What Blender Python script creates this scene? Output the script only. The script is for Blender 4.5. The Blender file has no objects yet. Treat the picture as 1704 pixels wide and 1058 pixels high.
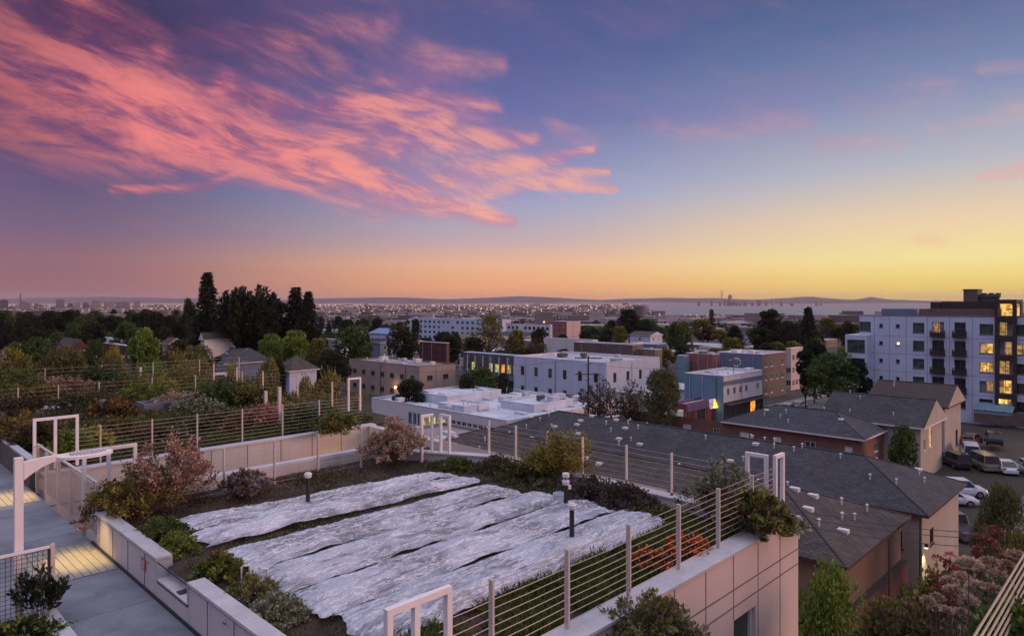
import bpy, bmesh, math, random
import numpy as np
from mathutils import Vector, Matrix, noise
C = bpy.context.scene
COL = C.collection
rad = math.radians
# ------------------------------------------------------------ camera
F, HY = 1130.0, 505.0            # focal length in photo pixels, horizon row
CAMZ = 20.0
cd = bpy.data.cameras.new('camera'); cam = bpy.data.objects.new('camera', cd); COL.objects.link(cam)
cam.location = (0, 0, CAMZ); cam.rotation_euler = (rad(90), 0, 0)
cd.sensor_width = 36; cd.lens = F/1704*36; cd.shift_y = -(529-HY)/1704
cd.clip_start = 0.1; cd.clip_end = 90000
C.camera = cam
C.view_settings.view_transform = 'Standard'; C.view_settings.look = 'None'
C.view_settings.exposure = 0.0; C.view_settings.gamma = 1.0
# ------------------------------------------------------------ world: dusk sky with lit cirrus
def lin(c):
    out = []
    for v in c[:3]:
        v = v/255.0
        out.append(v/12.92 if v <= .04045 else ((v+.055)/1.055)**2.4)
    return tuple(out)+(1.0,)
W = bpy.data.worlds.new('World'); C.world = W; W.use_nodes = True
nt = W.node_tree; nt.nodes.clear()
class S:
    """tiny expression helper over shader sockets"""
    def __init__(s, sock): s.s = sock
    def _b(s, op, o, rev=False):
        return M(op, o, s) if rev else M(op, s, o)
    def __add__(s, o): return s._b('ADD', o)
    __radd__ = __add__
    def __mul__(s, o): return s._b('MULTIPLY', o)
    __rmul__ = __mul__
    def __sub__(s, o): return s._b('SUBTRACT', o)
    def __rsub__(s, o): return s._b('SUBTRACT', o, True)
    def __truediv__(s, o): return s._b('DIVIDE', o)
_T = [nt]
def setin(node, i, v):
    if isinstance(v, S): _T[0].links.new(v.s, node.inputs[i])
    else: node.inputs[i].default_value = v
def M(op, *args, clamp=False):
    n = _T[0].nodes.new('ShaderNodeMath'); n.operation = op; n.use_clamp = clamp
    for i, v in enumerate(args): setin(n, i, v)
    return S(n.outputs[0])
def smooth(x, lo, hi, a=0.0, b=1.0):
    n = _T[0].nodes.new('ShaderNodeMapRange'); n.interpolation_type = 'SMOOTHSTEP'
    for i, v in enumerate((x, lo, hi, a, b)): setin(n, i, v)
    return S(n.outputs[0])
def ramp(x, stops):
    n = _T[0].nodes.new('ShaderNodeValToRGB'); e = n.color_ramp.elements
    while len(e) > 1: e.remove(e[0])
    e[0].position = stops[0][0]; e[0].color = stops[0][1]
    for p, c in stops[1:]:
        k = e.new(p); k.color = c
    setin(n, 0, x); return S(n.outputs[0])
def mixc(f, a, b):
    n = _T[0].nodes.new('ShaderNodeMix'); n.data_type = 'RGBA'
    setin(n, 0, f); setin(n, 6, a); setin(n, 7, b); return S(n.outputs[2])
def comb(x, y, z):
    n = _T[0].nodes.new('ShaderNodeCombineXYZ')
    for i, v in enumerate((x, y, z)): setin(n, i, v)
    return S(n.outputs[0])
def noisef(v, scale, detail=4, rough=.5, dist=0.0):
    n = _T[0].nodes.new('ShaderNodeTexNoise'); setin(n, 'Vector', v)
    n.inputs['Scale'].default_value = scale; n.inputs['Detail'].default_value = detail
    n.inputs['Roughness'].default_value = rough; n.inputs['Distortion'].default_value = dist
    return S(n.outputs[0])
tc = nt.nodes.new('ShaderNodeTexCoord'); sep = nt.nodes.new('ShaderNodeSeparateXYZ')
nt.links.new(tc.outputs['Generated'], sep.inputs[0])
X, Yv, Z = (S(sep.outputs[i]) for i in range(3))
phi = M('ARCTAN2', X, Yv)*57.2958
ele = M('ARCSINE', Z)*57.2958
SUNAZ = 52.0
hl = M('SQRT', X*X+Yv*Yv+1e-6)
cdot = (X*math.sin(rad(SUNAZ))+Yv*math.cos(rad(SUNAZ)))/hl
p = M('DIVIDE', ele, 40.0, clamp=True)
def mk(stops): return ramp(p, [(e/40.0, lin(c)) for e, c in stops])
R_ = mk([(0, (255, 210, 84)), (1.2, (255, 222, 98)), (3.2, (255, 236, 156)), (6, (242, 216, 174)), (10, (186, 188, 198)),
         (15, (132, 146, 182)), (20, (84, 112, 156)), (25, (58, 86, 130)), (40, (120, 130, 182))])
C_ = mk([(0, (248, 158, 104)), (1.3, (252, 176, 112)), (3.3, (244, 188, 148)), (5.3, (200, 176, 180)), (8.8, (150, 166, 202)),
         (15, (104, 116, 170)), (20, (80, 96, 150)), (25, (72, 86, 138)), (40, (120, 128, 182))])
L_ = mk([(0, (140, 88, 98)), (1.3, (148, 98, 104)), (3.3, (142, 104, 116)), (5.3, (118, 98, 126)), (8.8, (88, 84, 124)),
         (15, (54, 60, 104)), (20, (50, 48, 86)), (25, (70, 60, 96)), (40, (120, 122, 178))])
B_ = mk([(0, (120, 96, 124)), (5, (150, 118, 150)), (12, (138, 130, 176)), (25, (128, 134, 186)), (40, (132, 142, 196))])
base = mixc(smooth(cdot, -.55, .12), B_, L_)
base = mixc(smooth(cdot, .05, .66), base, C_)
base = mixc(smooth(cdot, .60, .99), base, R_)
# cirrus: soft ribbons whose axes are given as azimuth/elevation pairs, combed into streaks by stretched noise
def pe(px, py):
    s = (px-852)/F; t = (HY-py)/F
    return math.degrees(math.atan(s)), math.degrees(math.atan2(t, math.sqrt(1+s*s)))
nw = nt.nodes.new('ShaderNodeTexNoise'); setin(nw, 'Vector', comb(phi*.8+ele*.25, ele*2.0, 0.0))
nw.inputs['Scale'].default_value = .085; nw.inputs['Detail'].default_value = 2; nw.inputs['Roughness'].default_value = .45
sw = nt.nodes.new('ShaderNodeSeparateColor'); nt.links.new(nw.outputs[1], sw.inputs[0])
w1, w2 = S(sw.outputs[0])-.5, S(sw.outputs[1])-.5
ax_, ay_ = phi+w1*5.0, ele+w2*3.0
axy = comb(ax_, ay_, 0.0)
def vm(op, *args, out=0):
    n = nt.nodes.new('ShaderNodeVectorMath'); n.operation = op
    for i, v in enumerate(args):
        if isinstance(v, S): nt.links.new(v.s, n.inputs[i])
        else: n.inputs[i].default_value = v
    return S(n.outputs[out])
STROKES = [  # (px,py) start, end, half width px at each end, strength
 ((-120, 60), (230, 185), 100, 70, 1.0), ((230, 185), (470, 255), 62, 48, 1.05), ((470, 255), (650, 312), 46, 38, 1.1),
 ((650, 312), (850, 372), 34, 12, 1.05), ((150, 10), (270, 90), 26, 26, .75), ((-60, 190), (140, 228), 30, 22, .8),
 ((140, 228), (320, 232), 24, 14, .7), ((190, 320), (345, 318), 5, 8, .75), ((335, 318), (400, 286), 9, 6, .75),
 ((330, 70), (480, 55), 30, 30, .40), ((480, 55), (660, 45), 30, 16, .44), ((420, 115), (560, 95), 30, 26, .38),
 ((380, 150), (500, 180), 22, 16, .9), ((560, 140), (700, 108), 20, 24, .46), ((700, 108), (835, 112), 24, 10, .52),
 ((540, 188), (700, 164), 28, 22, .95), ((700, 164), (835, 172), 22, 10, .85), ((500, 262), (660, 200), 34, 28, .9),
 ((640, 250), (730, 212), 34, 26, .95), ((700, 245), (880, 228), 26, 9, .85), ((640, 318), (860, 275), 34, 18, .85), ((700, 340), (870, 300), 24, 14, .7),
 ((860, 275), (985, 245), 14, 6, .9), ((860, 282), (1000, 285), 9, 7, .7), ((800, 318), (930, 298), 14, 14, .8),
 ((930, 298), (1015, 312), 12, 5, .8), ((740, 335), (940, 330), 12, 5, .42), ((960, 330), (1060, 338), 3, 3, .35),
 ((60, 110), (420, 200), 70, 55, .55), ((-40, 150), (380, 215), 50, 34, .7), ((-40, 30), (160, 80), 60, 40, .6), ((560, 215), (800, 190), 40, 24, .45), ((620, 280), (800, 320), 40, 24, .7), ((300, 120), (620, 100), 50, 40, .28), ((920, 200), (985, 240), 17, 15, .36), ((1070, 205), (1120, 205), 11, 13, .36),
 ((1150, 215), (1330, 190), 16, 20, .36), ((1365, 228), (1500, 240), 12, 13, .45), ((1560, 215), (1720, 195), 8, 12, .35),
 ((1630, 122), (1720, 112), 8, 12, .4), ((1640, 298), (1740, 276), 7, 12, .8), ((1525, 395), (1555, 395), 8, 8, .42),
 ((880, 90), (960, 95), 18, 14, .14), ((1400, 180), (1560, 160), 16, 20, .3), ((450, 8), (700, -20), 20, 30, .25),
 ((-100, 300), (160, 300), 14, 10, .3)]
den = None
for (p0, p1, h0, h1, st) in STROKES:
    a = pe(*p0); b = pe(*p1); ba = (b[0]-a[0], b[1]-a[1], 0.0)
    pa = vm('SUBTRACT', axy, (a[0], a[1], 0.0))
    L2 = ba[0]**2+ba[1]**2
    h = M('MULTIPLY', vm('DOT_PRODUCT', pa, ba, out=1), 1.0/L2, clamp=True)
    ns = nt.nodes.new('ShaderNodeVectorMath'); ns.operation = 'SCALE'; ns.inputs[0].default_value = ba; nt.links.new(h.s, ns.inputs['Scale'])
    d = vm('LENGTH', vm('SUBTRACT', pa, S(ns.outputs[0])), out=1)
    k = 57.3/F*1.25
    q = d/(h*((h1-h0)*k)+h0*k)
    v = smooth(q, 0.0, 1.95, st, 0.0)
    den = v if den is None else M('SMOOTH_MAX', den, v, .18)
ca, sa = math.cos(rad(-15)), math.sin(rad(-15))
# elevation grows upward, streaks fall to the right
rx = ax_*ca+ay_*sa; ry = ay_*ca-ax_*sa
st1 = noisef(comb(rx*.11, ry*.42, 3.1), 1.0, 9, .60, .22)
st2 = noisef(comb(rx*.30, ry*1.15, 8.2), 1.0, 9, .66, .35)
tex = st1*.6+st2*.4
dens = M('MULTIPLY', den, (tex-.5)*2.7+.86)
dens = M('POWER', smooth(dens, .0, 1.22), .9)
glow = smooth(phi, -25.0, 3.0)
ccol = mixc(smooth(dens*.45+(tex-.5)*2.6+.22, .12, .78), lin((172, 84, 118)), lin((250, 138, 132)))
ccol2 = mixc(smooth(dens*.45+(tex-.5)*2.6+.2, .12, .78), lin((206, 122, 152)), lin((255, 172, 146)))
ccol = mixc(glow, ccol, ccol2)
ccol = mixc(smooth(phi, -41.0, -27.0, .62, 0.0), ccol, lin((74, 36, 66)))
ccol = mixc(smooth(phi, 22.0, 36.0, 0.0, .55), ccol, lin((250, 196, 172)))
sky = mixc(dens*.9, base, ccol)
# faint violet veil round the cirrus
veil = M('MULTIPLY', smooth(noisef(comb(rx*.05, ry*.12, 1.0), 1.0, 4, .6), .46, .74, 0.0, .22), smooth(ele, 8.0, 14.0))
sky = mixc(veil, sky, lin((168, 112, 158)))
# overhead: unseen sky above the frame, extra brightness added to light the scene
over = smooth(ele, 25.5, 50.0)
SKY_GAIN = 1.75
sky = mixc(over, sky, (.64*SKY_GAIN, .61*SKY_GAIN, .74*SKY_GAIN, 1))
sky = mixc(smooth(ele, -3.0, -.3, 1.0, 0.0), sky, lin((70, 62, 72)))
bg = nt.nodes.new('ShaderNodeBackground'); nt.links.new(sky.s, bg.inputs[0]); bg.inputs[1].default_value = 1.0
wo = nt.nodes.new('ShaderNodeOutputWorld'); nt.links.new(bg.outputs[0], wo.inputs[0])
W.cycles.sampling_method = 'MANUAL'; W.cycles.sample_map_resolution = 512
# ------------------------------------------------------------ sun: last soft afterglow, low in the west (right of frame)
sl = bpy.data.lights.new('sun', 'SUN'); sl.energy = 1.95; sl.angle = rad(24); sl.color = (1.0, .55, .42)
so = bpy.data.objects.new('sun', sl); COL.objects.link(so)
saz, sel = rad(100), rad(10)
sd = Vector((math.sin(saz)*math.cos(sel), math.cos(saz)*math.cos(sel), math.sin(sel)))
so.rotation_euler = sd.to_track_quat('Z', 'Y').to_euler(); so.location = (60, 0, 60)

# ------------------------------------------------------------ frame of the city grid: u runs right-away, v runs left-away
ANG = math.atan2(1960-852, F)
U = Vector((math.sin(ANG), math.cos(ANG), 0)); V = Vector((-math.cos(ANG), math.sin(ANG), 0))
ROT = math.atan2(U.y, U.x)
def G(Y): return 0.0 if Y < 100 else -.013*(min(Y, 2200)-100)
def Wp(a, b, z=0.0): return Vector((a*U.x+b*V.x, a*U.y+b*V.y, z))
def at(px, py, drop):
    Y = drop*F/(py-HY); return Vector(((px-852)/F*Y, Y, CAMZ-drop))
def ab(w): return (w.x*U.x+w.y*U.y, w.x*V.x+w.y*V.y)
def ext_b(a0, px):
    t = (px-852)/F; Y = a0/(t*U.x+U.y); return Y*(t*V.x+V.y)
def ext_a(b0, px):
    t = (px-852)/F; Y = b0/(t*V.x+V.y); return Y*(t*U.x+U.y)

# ------------------------------------------------------------ object helpers
def link(o, parent=None):
    COL.objects.link(o)
    if parent is not None: o.parent = parent
    return o
def tag(o, label=None, cat=None, group=None, kind=None):
    if label: o['label'] = label
    if cat: o['category'] = cat
    if group: o['group'] = group
    if kind: o['kind'] = kind
    return o
def thing(name, label, cat, loc=(0, 0, 0), rz=0.0, group=None):
    o = bpy.data.objects.new(name, None); o.empty_display_size = .3
    o.location = loc; o.rotation_euler = (0, 0, rz)
    link(o); return tag(o, label, cat, group)
def dup(root, loc, rz=None, label=None, group=None, scale=None):
    r = root.copy(); COL.objects.link(r); r.location = loc
    if rz is not None: r.rotation_euler = (0, 0, rz)
    if scale is not None: r.scale = scale
    if label: r['label'] = label
    if group: r['group'] = group
    for ch in list(root.children):
        c = ch.copy(); COL.objects.link(c); c.parent = r
        for g in ch.children:
            d = g.copy(); COL.objects.link(d); d.parent = c
    return r
class MB:
    def __init__(s): s.v = []; s.f = []; s.m = []; s.mi = 0
    def quad(s, *ps):
        n = len(s.v); s.v += [tuple(p) for p in ps]; s.f.append(tuple(range(n, n+len(ps)))); s.m.append(s.mi); return s
    def box(s, x0, x1, y0, y1, z0, z1):
        n = len(s.v)
        s.v += [(x0, y0, z0), (x1, y0, z0), (x1, y1, z0), (x0, y1, z0), (x0, y0, z1), (x1, y0, z1), (x1, y1, z1), (x0, y1, z1)]
        for f in ((0, 3, 2, 1), (4, 5, 6, 7), (0, 1, 5, 4), (1, 2, 6, 5), (2, 3, 7, 6), (3, 0, 4, 7)):
            s.f.append(tuple(n+i for i in f)); s.m.append(s.mi)
        return s
    def tube(s, pts, r, k=6, r2=None):
        pts = [Vector(p) for p in pts]; n0 = len(s.v); N = len(pts)
        for i, p in enumerate(pts):
            d = (pts[min(i+1, N-1)]-pts[max(i-1, 0)])
            if d.length < 1e-9: d = Vector((0, 0, 1))
            d.normalize(); e = d.cross(Vector((0, 0, 1)))
            if e.length < .05: e = d.cross(Vector((1, 0, 0)))
            e.normalize(); g = d.cross(e)
            rr = r if r2 is None else r+(r2-r)*i/max(1, N-1)
            for j in range(k):
                th = 2*math.pi*j/k
                s.v.append(tuple(p+e*math.cos(th)*rr+g*math.sin(th)*rr))
        for i in range(N-1):
            for j in range(k):
                a = n0+i*k+j; b = n0+i*k+(j+1) % k
                s.f.append((a, b, b+k, a+k)); s.m.append(s.mi)
        s.f.append(tuple(n0+j for j in range(k))[::-1]); s.m.append(s.mi)
        s.f.append(tuple(n0+(N-1)*k+j for j in range(k))); s.m.append(s.mi)
        return s
    def lathe(s, prof, cx=0, cy=0, k=12):
        n0 = len(s.v)
        for r, z in prof:
            for j in range(k):
                th = 2*math.pi*j/k; s.v.append((cx+r*math.cos(th), cy+r*math.sin(th), z))
        for i in range(len(prof)-1):
            for j in range(k):
                a = n0+i*k+j; b = n0+i*k+(j+1) % k
                s.f.append((a, b, b+k, a+k)); s.m.append(s.mi)
        s.f.append(tuple(n0+j for j in range(k))[::-1]); s.m.append(s.mi)
        s.f.append(tuple(n0+(len(prof)-1)*k+j for j in range(k))); s.m.append(s.mi)
        return s
    def build(s, name, mats, parent=None, smooth=False, loc=None, rz=None):
        me = bpy.data.meshes.new(name); me.from_pydata(s.v, [], s.f)
        if not isinstance(mats, (list, tuple)): mats = [mats]
        for m in mats: me.materials.append(m)
        if len(mats) > 1: me.polygons.foreach_set('material_index', s.m)
        if smooth: me.polygons.foreach_set('use_smooth', [True]*len(me.polygons))
        me.update(); o = bpy.data.objects.new(name, me)
        if loc is not None: o.location = loc
        if rz is not None: o.rotation_euler = (0, 0, rz)
        return link(o, parent)

# ------------------------------------------------------------ materials
def newmat(name):
    m = bpy.data.materials.new(name); m.use_nodes = True
    t = m.node_tree; t.nodes.clear(); _T[0] = t
    o = t.nodes.new('ShaderNodeOutputMaterial'); b = t.nodes.new('ShaderNodeBsdfPrincipled')
    t.links.new(b.outputs[0], o.inputs[0]); return m, t, b, o
def objc():
    n = _T[0].nodes.new('ShaderNodeTexCoord'); return S(n.outputs['Object'])
def bump(t, b, h, strength=.3, dist=.02):
    n = t.nodes.new('ShaderNodeBump'); n.inputs['Strength'].default_value = strength; n.inputs['Distance'].default_value = dist
    t.links.new(h.s, n.inputs['Height']); t.links.new(n.outputs[0], b.inputs['Normal'])
def mat(name, c, rough=.8, var=.18, scale=1.5, metal=0.0, c2=None, bmp=.15, stain=0.0, fine=25.0):
    """painted / mineral surface: colour broken up by two scales of noise, optional dirt"""
    m, t, b, o = newmat(name); co = objc()
    n1 = noisef(co, scale, 5, .6); n2 = noisef(co, fine, 3, .6)
    a = tuple(x*(1-var) for x in c)+(1,); d = tuple(min(1, x*(1+var)) for x in (c2 or c))+(1,)
    col = mixc(smooth(n1*.65+n2*.35, .3, .7), a, d)
    if stain:
        mp = _T[0].nodes.new('ShaderNodeMapping'); mp.inputs['Scale'].default_value = (1.2, 1.2, .12)
        _T[0].links.new(co.s, mp.inputs[0])
        n3 = noisef(S(mp.outputs[0]), 1.6, 5, .7)
        col = mixc(smooth(n3, .5, .75, 0.0, stain), col, tuple(x*.45 for x in c)+(1,))
    t.links.new(col.s, b.inputs['Base Color'])
    b.inputs['Roughness'].default_value = rough; b.inputs['Metallic'].default_value = metal
    if bmp: bump(t, b, n2, bmp, .01)
    return m
def emis(name, c, s):
    m, t, b, o = newmat(name); co = objc(); n = noisef(co, 1.7, 4, .6)
    col = mixc(smooth(n, .38, .62), tuple(x*k for x, k in zip(c, (.30, .22, .12)))+(1,), tuple(c)+(1,))
    b.inputs['Base Color'].default_value = tuple(x*.2 for x in c)+(1,)
    t.links.new(col.s, b.inputs['Emission Color']); b.inputs['Emission Strength'].default_value = s; return m
def glassm(name, c, rough=.12):
    m, t, b, o = newmat(name); co = objc(); n = noisef(co, .9, 2, .5)
    col = mixc(smooth(n, .35, .65), tuple(x*.5 for x in c)+(1,), tuple(c)+(1,)); t.links.new(col.s, b.inputs['Base Color'])
    b.inputs['Roughness'].default_value = rough; b.inputs['Specular IOR Level'].default_value = .6; return m
def leafm(name, cols, big=.5, trans=.25, rough=.6, darkk=.55):
    """foliage: colour differs from leaf to leaf and from branch to branch"""
    m, t, b, o = newmat(name)
    g = t.nodes.new('ShaderNodeNewGeometry'); r = S(g.outputs['Random Per Island'])
    oi = t.nodes.new('ShaderNodeObjectInfo')
    n1 = noisef(objc(), big, 3, .6)
    k = len(cols); st = [(i/max(1, k-1), tuple(c)+(1,)) for i, c in enumerate(cols)]
    v = M('ADD', r*.45+S(oi.outputs['Random'])*.22, smooth(n1, .3, .7)*.36, clamp=True)
    col = ramp(v, st)
    hsv = t.nodes.new('ShaderNodeHueSaturation'); t.links.new(col.s, hsv.inputs['Color'])
    t.links.new((r*.5+.75).s, hsv.inputs['Value'])
    t.links.new(hsv.outputs[0], b.inputs['Base Color']); b.inputs['Roughness'].default_value = rough
    b.inputs['Specular IOR Level'].default_value = .25
    if trans:
        tr = t.nodes.new('ShaderNodeBsdfTranslucent'); t.links.new(hsv.outputs[0], tr.inputs[0])
        mx = t.nodes.new('ShaderNodeMixShader'); mx.inputs[0].default_value = trans
        t.links.new(b.outputs[0], mx.inputs[1]); t.links.new(tr.outputs[0], mx.inputs[2]); t.links.new(mx.outputs[0], o.inputs[0])
    return m
Mt = {}
Mt['white_wall'] = mat('white_wall', (.46, .42, .40), .75, .08, .8, stain=.25)
Mt['white_panel'] = mat('white_panel', (.50, .455, .44), .55, .07, .6, stain=.4)
Mt['pink_panel'] = mat('pink_panel', (.60, .49, .45), .5, .05, .7, stain=.2)
Mt['cap'] = mat('cap', (.44, .43, .46), .5, .14, 1.2, stain=.5)
Mt['joint'] = mat('joint', (.16, .13, .13), .8)
Mt['gasket'] = mat('gasket', (.02, .02, .025), .7)
Mt['post'] = mat('post', (.50, .44, .40), .5, .1, 2.0)
Mt['frame_white'] = mat('frame_white', (.70, .66, .66), .5, .06, 2.0)
Mt['cable'] = mat('cable', (.42, .34, .27), .4, .1, 3.0, metal=.5)
Mt['dark_metal'] = mat('dark_metal', (.018, .018, .022), .45, .1, 4.0)
Mt['path'] = mat('path', (.13, .145, .18), .85, .22, 1.1, c2=(.18, .19, .225), stain=.35, bmp=.3, fine=60)
Mt['soil'] = mat('soil', (.018, .011, .008), .95, .45, 2.2, c2=(.042, .026, .018), bmp=1.0, fine=30)
Mt['roof_flat'] = mat('roof_flat', (.30, .31, .36), .8, .2, .35, c2=(.42, .43, .48), stain=.3)
Mt['roof_white'] = mat('roof_white', (.42, .45, .52), .7, .18, .25, c2=(.52, .55, .62), stain=.3)
Mt['roof_tan'] = mat('roof_tan', (.24, .20, .20), .85, .25, .3)
Mt['brown'] = mat('brown', (.12, .085, .075), .8, .2, .8)
Mt['darkbrown'] = mat('darkbrown', (.04, .025, .022), .8, .2, .8)
Mt['trim_white'] = mat('trim_white', (.58, .56, .56), .6, .08)
Mt['glass'] = glassm('glass', (.03, .04, .045))
Mt['glass_green'] = glassm('glass_green', (.07, .10, .09), .2)
Mt['glass_blind'] = glassm('glass_blind', (.20, .21, .22), .35)
Mt['lit'] = emis('lit', (1.0, .62, .18), 1.1)
Mt['lit_bright'] = emis('lit_bright', (1.0, .72, .18), 1.5)
Mt['lit_dim'] = emis('lit_dim', (1.0, .60, .22), .45)
Mt['lit_orange'] = emis('lit_orange', (1.0, .33, .04), 1.8)
Mt['lit_green'] = emis('lit_green', (.85, .95, .22), .8)
Mt['lamp_white'] = emis('lamp_white', (1.0, .82, .6), 5.0)
# ------------------------------------------------------------ setting: ground, water, hills
def struct(o): o['kind'] = 'structure'; return o
def gridmesh(name, xs, ys, zf, m, loc=None, rz=None, smooth=True):
    v = [(x, y, zf(x, y)) for y in ys for x in xs]; n = len(xs)
    f = [(j*n+i, j*n+i+1, (j+1)*n+i+1, (j+1)*n+i) for j in range(len(ys)-1) for i in range(n-1)]
    mb = MB(); mb.v = v; mb.f = f; mb.m = [0]*len(f)
    return mb.build(name, m, smooth=smooth, loc=loc, rz=rz)
def groundmat():
    m, t, b, o = newmat('ground'); g = t.nodes.new('ShaderNodeNewGeometry'); co = S(g.outputs['Position'])
    n1 = noisef(co, .05, 6, .6); n2 = noisef(co, .35, 5, .65)
    col = mixc(smooth(n1, .4, .6), (.022, .02, .014, 1), (.05, .042, .034, 1))
    col = mixc(smooth(n2, .55, .75, 0, .6), col, (.03, .04, .014, 1))
    t.links.new(col.s, b.inputs['Base Color']); b.inputs['Roughness'].default_value = .95
    bump(t, b, n2, .5, .1); return m
Mt['ground'] = groundmat()
Mt['asphalt'] = mat('asphalt', (.075, .07, .078), .9, .3, .25, c2=(.105, .10, .108), stain=.3, bmp=.4, fine=20)
Mt['concrete'] = mat('concrete', (.19, .165, .16), .85, .15, .6, bmp=.2)
struct(gridmesh('ground', [-26000, -9000, -2500, -600, -200, 0, 200, 600, 2500, 9000, 26000],
                [-800, 0, 100, 200, 400, 800, 1400, 2200, 5000, 12000, 26000], lambda x, y: G(y)-.02, Mt['ground'], smooth=False))
def watermat():
    m, t, b, o = newmat('water'); g = t.nodes.new('ShaderNodeNewGeometry'); co = S(g.outputs['Position'])
    b.inputs['Base Color'].default_value = (.10, .10, .12, 1); b.inputs['Roughness'].default_value = .38
    bump(t, b, noisef(co, .05, 4, .6), .2, .5); return m
def poly(name, pts, z, m):
    mb = MB(); mb.quad(*[(p[0], p[1], z) for p in pts]); return mb.build(name, m)
struct(poly('water', [(700, 2500), (2000, 2050), (9000, 2000), (26000, 14000), (2000, 13900), (-600, 9000), (500, 5200)], G(2200)+.6, watermat()))
# hills across the bay: a ridged terrain strip with real depth
def hillmat(name, c):
    m, t, b, o = newmat(name); g = t.nodes.new('ShaderNodeNewGeometry'); co = S(g.outputs['Position'])
    col = mixc(smooth(noisef(co, .0012, 5, .6), .4, .65), tuple(x*.7 for x in c)+(1,), tuple(c)+(1,))
    t.links.new(col.s, b.inputs['Base Color']); b.inputs['Roughness'].default_value = 1; return m
def hills(name, Y0, dep, prof, m, seed, rough=18.0):
    xs = [x for x in np.linspace(-900, 2700, 260)]
    def hz(px):
        for (p0, y0), (p1, y1) in zip(prof, prof[1:]):
            if p0 <= px <= p1: return y0+(y1-y0)*(px-p0)/(p1-p0)
        return prof[-1][1] if px > prof[-1][0] else prof[0][1]
    mb = MB(); rows = 7; n = len(xs)
    for r in range(rows):
        k = r/(rows-1); Y = Y0+dep*k; s = math.sin(math.pi*min(1, k*.5/.5*.85+.02))
        for px in xs:
            top = (HY-hz(px))/F*(Y0+dep*.55)+CAMZ
            z = G(2200)-4+(top-G(2200)+4)*max(0, s)
            z += rough*(noise.noise(Vector((px*.02, k*3, seed)))+.5*noise.noise(Vector((px*.07, k*6, seed+4))))*s
            mb.v.append(((px-852)/F*Y, Y, z))
    for j in range(rows-1):
        for i in range(n-1):
            mb.f.append((j*n+i, j*n+i+1, (j+1)*n+i+1, (j+1)*n+i)); mb.m.append(0)
    return struct(mb.build(name, m, smooth=True))
hills('hills', 15500, 5000, [(-900, 500), (0, 497), (180, 494), (300, 496), (450, 499), (560, 496), (640, 494.5), (760, 498), (860, 493), (920, 494.5), (1000, 499),
      (1090, 495), (1180, 496), (1260, 498), (1300, 496), (1345, 492.5), (1385, 497), (1420, 499), (1450, 494.5), (1480, 499), (1530, 500), (1700, 502), (2700, 503)],
      hillmat('hill_far', (.07, .055, .06)), 1.0)
# ------------------------------------------------------------ our building: things in (a, b) coordinates
_off = {}
def thg(name, label, cat, a, b, z=0.0, group=None):
    o = thing(name, label, cat, Wp(a, b, z), ROT, group); _off[o.name] = (a, b, z); return o
def part(mb, name, mats, root, label=None, smooth=False):
    a, b, z = _off[root.name]
    mb.v = [(x-a, y-b, w-z) for x, y, w in mb.v]
    o = mb.build(name, mats, root, smooth=smooth)
    if label: o['label'] = label
    return o
def sub(mb, name, mats, par, root):
    a, b, z = _off[root.name]; mb.v = [(x-a, y-b, w-z) for x, y, w in mb.v]
    return mb.build(name, mats, par)
ZT, ZS, ZP = 15.7, 15.5, 15.0
# front wing with the pink panelled wall
wg = thg('roof_garden_building', 'pink panelled end wall of the roof garden building with a window at its foot', 'building', 3.0, 5.5, 0)
def wallwin(mb, horiz, c, s0, s1, z0, z1, ops, dep, out):
    """wall sheet with openings. horiz='a': plane b=c, spans a=s0..s1; 'b': plane a=c. out=-1/+1 outward side"""
    ss = sorted({s0, s1}|{v for o in ops for v in o[:2]}); zs = sorted({z0, z1}|{v for o in ops for v in o[2:4]})
    P = (lambda s, d, z: (s, c-out*d, z)) if horiz == 'a' else (lambda s, d, z: (c-out*d, s, z))
    for i in range(len(ss)-1):
        for j in range(len(zs)-1):
            sm, zm = (ss[i]+ss[i+1])/2, (zs[j]+zs[j+1])/2
            if any(o[0] < sm < o[1] and o[2] < zm < o[3] for o in ops): continue
            mb.quad(P(ss[i], 0, zs[j]), P(ss[i+1], 0, zs[j]), P(ss[i+1], 0, zs[j+1]), P(ss[i], 0, zs[j+1]))
    for o in ops:
        a0, a1, b0, b1 = o[:4]
        mb.quad(P(a0, 0, b0), P(a0, dep, b0), P(a0, dep, b1), P(a0, 0, b1)); mb.quad(P(a1, 0, b0), P(a1, dep, b0), P(a1, dep, b1), P(a1, 0, b1))
        mb.quad(P(a0, 0, b1), P(a1, 0, b1), P(a1, dep, b1), P(a0, dep, b1)); mb.quad(P(a0, 0, b0), P(a1, 0, b0), P(a1, dep, b0), P(a0, dep, b0))
def bx(mb, horiz, c, s0, s1, d0, d1, z0, z1, out):
    """box lying d0..d1 inward of the plane"""
    lo, hi = sorted((c-out*d0, c-out*d1))
    return mb.box(s0, s1, lo, hi, z0, z1) if horiz == 'a' else mb.box(lo, hi, s0, s1, z0, z1)
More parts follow.
